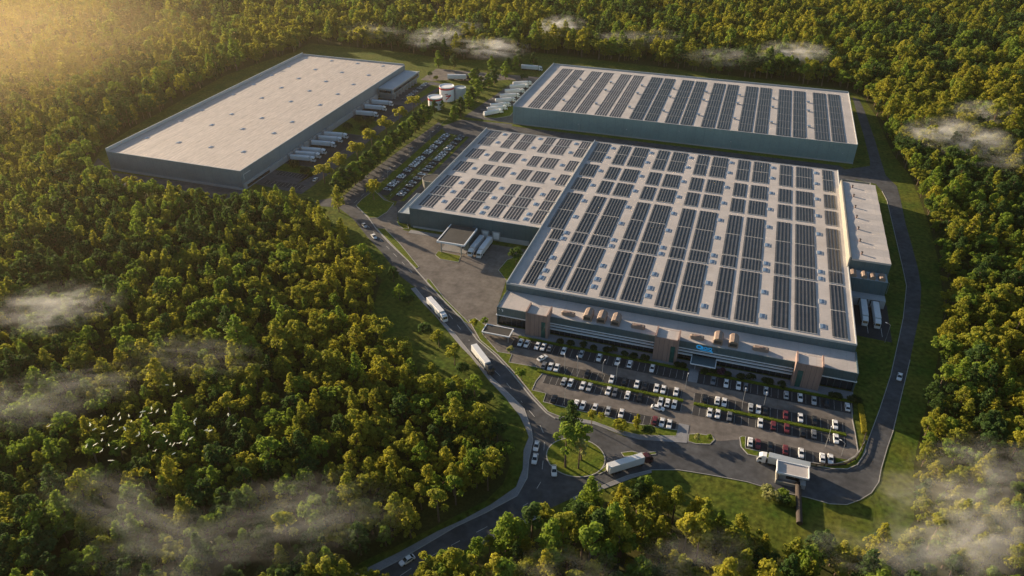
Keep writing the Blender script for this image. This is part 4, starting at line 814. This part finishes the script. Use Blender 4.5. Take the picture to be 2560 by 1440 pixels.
SOLO = [ # px of base, kind, seed, leaf, scale, name, label, category
 (1413,1168,'tall',1,'bright green',1.3,'tall_tree','tall bright tree with bare trunk on the round grass island, left','tree'),(1446,1172,'tall',3,'pale green',.9,'tall_tree','pale smaller tall tree on the round grass island, nearest','tree'),(1452,1150,'tall',2,'bright green',1.15,'tall_tree','tall bright tree on the round grass island, right','tree'),(1425,1092,'spiky',1,'dark green',1.15,'conifer','dark conifer above the round grass island','tree'),
 (1478,1068,'tall',3,'golden',.55,'small_tree','small golden tree below white cars left in the lowest row','tree'),(1502,1052,'round',1,'golden',.45,'small_tree','small golden bush tree beside a white car in the lowest row','tree'),(1550,1074,'shrub',21,'olive',2.8,'bush','olive bush on the verge below the lowest left car row','bush'),(1590,1076,'column',1,'golden',.85,'small_tree','slim golden tree on the verge below the lowest left row','tree'),
 (1620,1084,'shrub',20,'dark green',2.3,'bush','dark bush right of the slim golden tree on the verge','bush'),(1742,1105,'round',0,'pale green',.42,'small_tree','pale little tree on the islet at the lane fork, left','tree'),(1772,1105,'round',2,'bright green',.40,'small_tree','green little tree on the islet at the lane fork, right','tree'),
 (1303,950,'round',2,'bright green',.75,'small_tree','yellow-green tree on the verge below the empty bays','tree'),(1275,886,'round',0,'pale green',.5,'small_tree','pale young tree on the verge below the carport','tree'),
 (1186,822,'round',1,'olive',.6,'small_tree','olive bush left of the carport, the left one','tree'),(1213,818,'round',2,'bright green',.6,'small_tree','green bush left of the carport, the right one','tree'),
 (1290,662,'round',1,'dark green',1.15,'broad_tree','dense green tree in the corner beside the front dock','tree'),(1000,752,'broad',2,'bright green',.7,'broad_tree','bright green tree alone on the left lawn','tree'),(1022,756,'shrub',22,'dark green',2.6,'bush','dark bush right of the lone tree on the left lawn','bush'),(1062,832,'shrub',20,'dark green',3.0,'bush','dark bush on the left lawn near the upper lorry','bush'),(1098,868,'round',2,'olive',1.0,'broad_tree','olive tree at the pavement between the two road lorries','tree'),(1137,912,'round',0,'olive',1.15,'broad_tree','yellowish tree left of the lower road lorry','tree'),(1158,930,'shrub',21,'dark green',2.8,'bush','dark bush below the lower road lorry','bush'),(1187,990,'broad',1,'bright green',.85,'broad_tree','bright tree on the verge left of the road bend','tree'),(1215,1005,'shrub',22,'dark green',3.0,'bush','dark bush on the verge left of the road bend','bush'),
 (985,705,'broad',3,'dark green',.7,'broad_tree','dark tree at the road edge above the left lawn','tree'),
 (1917,1232,'shrub',20,'pale green',2.0,'bush','pale bush below the gatehouse lane, leftmost of six','bush'),(1917,1248,'shrub',21,'pale green',1.8,'bush','pale bush below the gatehouse lane, lower left of six','bush'),(1932,1250,'shrub',22,'pale green',2.2,'bush','pale bush below the gatehouse lane, third of six','bush'),(1955,1242,'shrub',20,'bright green',2.0,'bush','green bush below the gatehouse lane, upper right of six','bush'),(1960,1258,'shrub',21,'dark green',2.0,'bush','dark bush below the gatehouse lane, fifth of six','bush'),(1974,1264,'shrub',22,'olive',1.6,'bush','olive bush below the gatehouse lane, rightmost of six','bush'),
 (1345,330,'shrub',20,'dark green',.01,'','',''),
 (1075,196,'round',1,'dark green',.7,'small_tree','dark little tree on the islet before the warehouse annex','tree'),(1090,199,'shrub',21,'olive',2.2,'bush','olive bush on the islet before the warehouse annex','bush'),(1170,236,'shrub',20,'dark green',3.0,'bush','dark round bush on the lawn behind the tanks','bush'),
 (1310,198,'shrub',20,'dark green',3.2,'bush','dark round bush left of the rear hall','bush'),
 (2352,872,'broad',0,'golden',.7,'broad_tree','small golden tree on the lawn right of the side dock','tree'),(1268,1118,'shrub',20,'dark green',1.8,'bush','dark bush on the lawn left of the pavement bend','bush'),
 (848,530,'spiky',2,'olive',1.1,'conifer','tall conifer at the road junction before the avenue','tree')]
for (x,y,kind,sd,leaf,s,nm,lb,ct) in SOLO:
    if not nm: continue
    q = W(x,y); plant(nm,kind,sd,leaf,q[0],q[1],s,lb,ct,z=.1)
# ------------------------------------------------------------------ forest
def inside(pts, poly):
    x, y = pts[:,0], pts[:,1]; r = np.zeros(len(pts), bool); n = len(poly); j = n-1
    for i in range(n):
        xi, yi = poly[i]; xj, yj = poly[j]
        c = ((yi > y) != (yj > y)) & (x < (xj-xi)*(y-yi)/(yj-yi+1e-12)+xi); r ^= c; j = i
    return r
STEP = 5.1
gx, gy = np.meshgrid(np.arange(-900,620,STEP), np.arange(60,1250,STEP))
gx[1::2] += STEP/2
pts = np.stack([gx.ravel(),gy.ravel()],1); rf_ = np.random.default_rng(11); pts += rf_.uniform(-2.0,2.0,pts.shape)
d3 = np.stack([pts[:,0],pts[:,1],np.full(len(pts),8-CAM_H)],1); q = d3@np.array(FWD); u = 1280+FPX*(d3@np.array(RGT))/q; v = 720-FPX*(d3@np.array(UPV))/q
ok = (q > 0) & (u > -260) & (u < 2820) & (v > -60) & (v < 1640) & ~inside(pts, SITE) & ~inside(pts, P([(1030,8),(1062,2),(1140,45),(1125,66),(1055,48)]))
thin = rf_.uniform(0,1,len(pts)) < 0.95-.44*np.clip((pts[:,1]-330)/330,0,1)
ok &= thin
pts, u, v, q = pts[ok], u[ok], v[ok], q[ok]
kinds = ['broad','spiky','spiky','broad','tall']; leaves = ['golden','olive','bright green','dark green','olive','golden']
PROTO = [(k, s, lf) for (k, s) in [('broad',1),('spiky',1),('wide',1),('broad',2),('tall',1),('broad',3),('wide',2)] for lf in ('golden','olive','bright green','dark green')]
tone = np.sin(pts[:,0]*.021+1.3)*np.sin(pts[:,1]*.017+.4)+.55*np.sin(pts[:,0]*.06+pts[:,1]*.045)+rf_.normal(0,.75,len(pts))
lf = np.where(tone > .9, 0, np.where(tone > -.1, 1, np.where(tone > -.75, 2, 3)))
shp = rf_.choice(7, len(pts), p=[.12,.29,.15,.11,.05,.10,.18])
near = v > 1180
rr_ = rf_.uniform(0,1,len(pts)); shp = np.where(near & (u > 1050) & (rr_ < .22), 4, np.where(near & (u > 1050) & (rr_ < .55), 1, shp))
scl = np.clip(rf_.normal(.75,.20,len(pts)), .42, 1.4); sxy = scl*rf_.uniform(.80,1.15,len(pts)); far = np.clip((pts[:,1]-330)/330,0,1); grow = (1+.50*far)*np.where((v > 1130)&(u > 1020)&(u < 2250),1.2,1.0); scl *= grow; sxy *= grow; rot = rf_.uniform(0,2*PI,len(pts)); pid = shp*4+lf
infr = (u > 5) & (u < 2555) & (v > 5) & (v < 1470)
order = np.argsort(np.where(infr, q, 1e9))[:300]
first = {}
for i in order: first.setdefault(int(pid[i]), i)
missing = [k for k in range(28) if k not in first]
for k, i in zip(missing, order[::-1]): pid[i] = k; first.setdefault(k, i)
MARKS = [('the white bird flock',370,1060),('the round grass island',1439,1143),('the white car at the bottom',1018,1405),('the gatehouse',1985,1180),('the left pavement bend',1300,1170),('the fallen dark pipe',1997,1255),('the lower left corner',20,1420),('the bottom right corner',2540,1420),('the exit curve of the road',2190,1230),('the lower road lorry',1205,900),('the bottom edge centre',1500,1430),('the left edge centre',10,900)]
SHN = {'broad':'round-crowned','wide':'broad-crowned','spiky':'pointed','tall':'bare-trunked'}
buckets = {}; recs = []
for i in order:
    mk = min(MARKS, key=lambda m: (m[1]-u[i])**2+(m[2]-v[i])**2); dx, dy = u[i]-mk[1], v[i]-mk[2]
    dr = ('right of' if dx > 0 else 'left of') if abs(dx) > abs(dy) else ('below' if dy > 0 else 'above')
    k, s, lfname = PROTO[pid[i]]
    buckets.setdefault((lfname, SHN[k], mk[0], dr), []).append((math.hypot(dx,dy), i))
lab = {}
for (lfname, sn, mk, dr), L in buckets.items():
    L.sort()
    for r, (_, i) in enumerate(L): lab[int(i)] = f'{lfname} {sn} tree'+(f', {ordw(r+1)} nearest {dr} {mk}' if len(L) > 1 else f', only one just {dr} {mk}')
proto_obj = {}
for i in order:
    k, s, lfname = PROTO[pid[i]]
    t = plant('forest_tree', k, s, lfname, pts[i,0], pts[i,1], float(scl[i]), lab[int(i)], 'tree', 'forest trees nearest the viewer', lean=0.0)
    t.rotation_euler[2] = rot[i]; t.scale = (float(sxy[i]),float(sxy[i]),float(scl[i]))
    if int(pid[i]) not in proto_obj: proto_obj[int(pid[i])] = [c for c in t.children]
rest = np.ones(len(pts), bool); rest[order] = False; ri = np.where(rest)[0]
me = bpy.data.meshes.new('forest'); me.from_pydata([(float(pts[i,0]),float(pts[i,1]),0.) for i in ri], [], [])
for nm, tp, arr in (('rot','FLOAT',rot[ri]),('scl','FLOAT',scl[ri]),('sxy','FLOAT',sxy[ri]),('pid','INT',pid[ri])):
    at = me.attributes.new(nm, tp, 'POINT'); at.data.foreach_set('value', arr.astype(np.float32 if tp == 'FLOAT' else np.int32))
fo = bpy.data.objects.new('forest', me); C.objects.link(fo); tag(fo, 'dense mixed forest of green and golden trees all around the factory site', 'forest', kind='stuff')
ng = bpy.data.node_groups.new('forest_scatter', 'GeometryNodeTree'); ng.interface.new_socket('Geometry', in_out='INPUT', socket_type='NodeSocketGeometry'); ng.interface.new_socket('Geometry', in_out='OUTPUT', socket_type='NodeSocketGeometry')
N = ng.nodes; LK = ng.links; gi = N.new('NodeGroupInput'); go = N.new('NodeGroupOutput')
def attr(nm, tp): a = N.new('GeometryNodeInputNamedAttribute'); a.data_type = tp; a.inputs['Name'].default_value = nm; return a.outputs['Attribute']
cmb = N.new('ShaderNodeCombineXYZ'); LK.new(attr('rot','FLOAT'), cmb.inputs['Z']); cms = N.new('ShaderNodeCombineXYZ'); LK.new(attr('sxy','FLOAT'), cms.inputs['X']); LK.new(attr('sxy','FLOAT'), cms.inputs['Y']); LK.new(attr('scl','FLOAT'), cms.inputs['Z']); sc_ = cms.outputs[0]; pd = attr('pid','INT')
jo = N.new('GeometryNodeJoinGeometry')
for k in sorted(proto_obj):
    cmp_ = N.new('FunctionNodeCompare'); cmp_.data_type = 'INT'; cmp_.operation = 'EQUAL'; LK.new(pd, cmp_.inputs[2]); cmp_.inputs[3].default_value = k
    for ob in proto_obj[k]:
        oi = N.new('GeometryNodeObjectInfo'); oi.transform_space = 'ORIGINAL'; oi.inputs['Object'].default_value = ob; oi.inputs['As Instance'].default_value = True
        ip = N.new('GeometryNodeInstanceOnPoints'); LK.new(gi.outputs[0], ip.inputs['Points']); LK.new(cmp_.outputs['Result'], ip.inputs['Selection']); LK.new(oi.outputs['Geometry'], ip.inputs['Instance']); LK.new(cmb.outputs[0], ip.inputs['Rotation']); LK.new(sc_, ip.inputs['Scale']); LK.new(ip.outputs[0], jo.inputs[0])
LK.new(jo.outputs[0], go.inputs[0]); md = fo.modifiers.new('scatter', 'NODES'); md.node_group = ng
# ================================================================== BIRDS
def bird_mesh(seed):
    rs = random.Random(seed); b = MB(); f = rs.uniform(-.15,.55)
    b.loft([[(x,y*r,z*r*.9) for y,z in ((1,0),(.5,.8),(-.5,.8),(-1,0),(-.5,-.8),(.5,-.8))] for x,r in ((-.55,.02),(-.3,.10),(.05,.15),(.35,.09),(.5,.06),(.62,.02))])
    b.add([(-.55,-.06,.0),(-.85,-.16,.0),(-.85,.16,.0),(-.55,.06,.0)], [(0,1,2,3)])
    for s in (-1,1):
        r0, r1, r2 = (0,s*.1,.05),(.12,s*.75,.05+.75*f),(-.1,s*1.5,.05+.75*f+.55*(f-.35))
        t0, t1, t2 = (-.50,s*.1,.04),(-.42,s*.72,.04+.75*f),(-.22,s*1.48,.04+.75*f+.55*(f-.35))
        b.add([r0,r1,t1,t0,r2,t2], [(0,1,2,3),(1,4,5,2)]); b.add([(p[0],p[1],p[2]+.025) for p in (r0,r1,t1,t0,r2,t2)], [(3,2,1,0),(2,5,4,1)])
    o = b.build('bird_tmp', M['bird']); me = o.data; bpy.data.objects.remove(o); return me
bm_ = [bird_mesh(s) for s in range(7)]
BZ = [(150,795),(215,855),(315,660),(500,705),(575,630),(450,805),(545,880),(600,700),(730,660),(665,850),(765,745),(910,660),(940,590),(1060,615),(1070,550),(1155,580),(1275,600),(1305,190),(1408,190),(1515,290),(1425,350),(1725,720),(1715,770),(2220,640),(2315,795),(1890,870),(1945,880),(1075,800),(1110,900),(1170,900),(885,915),(870,950),(1260,960),(1295,1040),(1350,1085),(1400,1085),(1490,1065),(1655,995),(1600,1085),(1025,1110),(1120,1185),(1405,1220),(340,915),(325,1025),(225,1085),(95,1105),(430,1100),(540,1150),(650,1125),(325,1180),(465,1325),(-470,810)]
BZ = sorted(BZ)
for i, (x,y) in enumerate(BZ):
    px, py = 200+x/6, 930+y/6; z = random.uniform(24,34); qx, qy = W(px, py, z)
    o = bpy.data.objects.new('flying_bird', bm_[i % 7]); C.objects.link(o); o.location = (qx,qy,z); o.rotation_euler = (random.uniform(-.5,.5),random.uniform(-.3,.3),random.uniform(2.2,4.2)); sc = random.uniform(.42,.62); o.scale = (sc,sc,sc)
    tag(o, f'white bird gliding over the left forest, {ordw(i+1)} from the left in the flock', 'bird', 'flock of white birds over the forest')
# ================================================================== MIST
def mist_mat(name, dens, ns, seed, col=(.98,.97,.95)):
    m = bpy.data.materials.new(name); m.use_nodes = True; n = m.node_tree.nodes; l = m.node_tree.links; n.remove(n['Principled BSDF'])
    vol = n.new('ShaderNodeVolumePrincipled'); vol.inputs['Color'].default_value = (*col,1); vol.inputs['Anisotropy'].default_value = .0
    tc = n.new('ShaderNodeTexCoord'); ln = n.new('ShaderNodeVectorMath'); ln.operation = 'LENGTH'; l.new(tc.outputs['Object'], ln.inputs[0])
    nz = n.new('ShaderNodeTexNoise'); nz.noise_dimensions = '4D'; nz.inputs['W'].default_value = seed; nz.inputs['Scale'].default_value = ns; nz.inputs['Detail'].default_value = 5; nz.inputs['Roughness'].default_value = .55; nz.inputs['Distortion'].default_value = .7; l.new(tc.outputs['Object'], nz.inputs['Vector'])
    f = n.new('ShaderNodeMapRange'); f.interpolation_type = 'SMOOTHSTEP'; f.inputs['From Min'].default_value = 1.0; f.inputs['From Max'].default_value = .1; l.new(ln.outputs['Value'], f.inputs['Value'])
    g = n.new('ShaderNodeMapRange'); g.inputs['From Min'].default_value = .46; g.inputs['From Max'].default_value = .70; l.new(nz.outputs['Fac'], g.inputs['Value'])
    mu = n.new('ShaderNodeMath'); mu.operation = 'MULTIPLY'; l.new(f.outputs[0], mu.inputs[0]); l.new(g.outputs[0], mu.inputs[1])
    m2 = n.new('ShaderNodeMath'); m2.operation = 'MULTIPLY'; m2.inputs[1].default_value = dens*.38; l.new(mu.outputs[0], m2.inputs[0]); l.new(m2.outputs[0], vol.inputs['Density'])
    l.new(vol.outputs['Volume'], n['Material Output'].inputs['Volume']); return m
MIST = [ # px, py, half length (m), half width, half height, turn, density
 (140,765,20,11,8,.6,.26),(95,800,13,8,6,.2,.10),(190,965,24,9,6,.5,.09),(60,1010,20,10,7,.2,.08),(480,890,22,9,6,.2,.07),(690,1330,28,11,7,.5,.10),(330,1290,28,10,7,-.1,.08),(760,1240,20,8,6,.4,.07),(440,1400,22,9,6,.2,.06),
 (2400,1350,22,12,8,.6,.30),(2330,1230,17,9,7,.3,.12),(2490,1170,20,10,8,.3,.13),(2460,1270,14,9,7,.9,.12),(2190,1370,16,8,6,.2,.10),(1730,1400,15,8,6,.5,.08),(1420,1425,14,7,5,.3,.06),
 (2390,345,24,15,11,-.1,.40),(2450,285,22,12,9,.6,.13),(2520,400,18,10,7,.2,.09),(1985,135,26,14,10,0,.30),(1395,72,24,14,11,.9,.38),(1225,120,26,12,9,.1,.36),(1090,95,22,12,9,.7,.34),(1150,70,20,10,8,.3,.10),(940,78,28,12,8,0,.08),(1560,100,28,11,8,.1,.10),(1640,90,20,9,7,.1,.08),(1820,145,28,11,8,.1,.10)]
for i, (px,py,a,w,h,rz,dn) in enumerate(MIST):
    z = 15.0; x, y = W(px,py,z); mm = mist_mat('mist_wisp', dn, 2.6, i*3.1)
    me = bpy.data.meshes.new('mist'); bm = bmesh.new(); bmesh.ops.create_icosphere(bm, subdivisions=3, radius=1.0); bm.to_mesh(me); bm.free(); me.materials.append(mm)
    o = bpy.data.objects.new('mist', me); C.objects.link(o); o.location = (x,y,z); o.scale = (a*1.55,w*1.45,h*1.25); o.rotation_euler = (0,0,rz)
    tag(o, None, None, kind='stuff'); o['label'] = f'thin patch of pale mist drifting over treetops, {ordw(i+1)} counted from lower left'; o['category'] = 'mist'
mm = mist_mat('sun_glow_bank', .0, 1.0, 77.0, (1.0,.80,.50)); nn = mm.node_tree.nodes  # volume added and tinted gold to make the low sun's glow, upper left
for q_ in list(nn):
    if q_.type == 'PRINCIPLED_VOLUME': q_.inputs['Anisotropy'].default_value = .72
    if q_.type == 'MATH' and abs(q_.inputs[1].default_value) < 1e-9 and not q_.inputs[1].is_linked: q_.inputs[1].default_value = .0013
    if q_.type == 'MAP_RANGE' and abs(q_.inputs['From Max'].default_value-.70) < 1e-6: q_.inputs['From Min'].default_value = .05; q_.inputs['From Max'].default_value = .6
me = bpy.data.meshes.new('mist'); bm = bmesh.new(); bmesh.ops.create_icosphere(bm, subdivisions=3, radius=1.0); bm.to_mesh(me); bm.free(); me.materials.append(mm)
x, y = W(-70,120,25); o = bpy.data.objects.new('mist', me); C.objects.link(o); o.location = (x,y,25); o.scale = (230,260,48); tag(o, 'golden mist volume added for the sun glow at the upper left edge', 'mist', kind='stuff')
# ================================================================== AIR
hm = bpy.data.materials.new('air'); hm.use_nodes = True; n = hm.node_tree.nodes; n.remove(n['Principled BSDF']); hv = n.new('ShaderNodeVolumePrincipled')
hv.inputs['Color'].default_value = (1.0,.87,.66,1); hv.inputs['Density'].default_value = .000052; hv.inputs['Anisotropy'].default_value = .80
hm.node_tree.links.new(hv.outputs['Volume'], n['Material Output'].inputs['Volume'])
b = MB(); b.box(-1650,1650,-350,2150,-1.0,200.0); hz = b.build('haze', hm); tag(hz, 'warm morning haze filling the air over the whole site', 'haze', kind='stuff')
# ================================================================== LIGHT
SUN_EL = math.radians(12.5); SUN_AZ = math.radians(158.5)      # direction to the sun, math angle from +X
sd = Vector((math.cos(SUN_AZ)*math.cos(SUN_EL), math.sin(SUN_AZ)*math.cos(SUN_EL), math.sin(SUN_EL)))
ld = bpy.data.lights.new('sun', 'SUN'); ld.energy = 5.0; ld.angle = math.radians(.6); ld.color = (1.0,.78,.53)
so = bpy.data.objects.new('sun', ld); C.objects.link(so); so.rotation_euler = (-sd).to_track_quat('-Z','Y').to_euler(); so.location = (-300,300,300)
w = bpy.data.worlds.new('World'); SC.world = w; w.use_nodes = True; wn = w.node_tree.nodes; wl = w.node_tree.links
st = wn.new('ShaderNodeTexSky'); st.sky_type = 'NISHITA'; st.sun_disc = False; st.sun_elevation = SUN_EL; st.sun_rotation = math.atan2(sd.x, sd.y); st.air_density = 1.0; st.dust_density = .6; st.ozone_density = 1.5
wl.new(st.outputs['Color'], wn['Background'].inputs['Color']); wn['Background'].inputs['Strength'].default_value = .066
# ================================================================== CAMERA, VIEW
cd = bpy.data.cameras.new('camera'); cam = bpy.data.objects.new('camera', cd); C.objects.link(cam); SC.camera = cam
cd.sensor_width = 36; cd.lens = 36*FPX/2560; cd.clip_end = 6000; cd.clip_start = 1
rm = Matrix((RGT, UPV, -FWD)).transposed(); cam.matrix_world = Matrix.Translation((0,0,CAM_H)) @ rm.to_4x4()
SC.view_settings.view_transform = 'Standard'; SC.view_settings.look = 'None'; SC.view_settings.gamma = 1; SC.view_settings.exposure = 1.17
SC.cycles.max_bounces = 6; SC.cycles.diffuse_bounces = 2; SC.cycles.glossy_bounces = 2; SC.cycles.transmission_bounces = 2; SC.cycles.volume_bounces = 1; SC.cycles.transparent_max_bounces = 8
SC.cycles.volume_step_rate = 2.0; SC.cycles.use_denoising = True
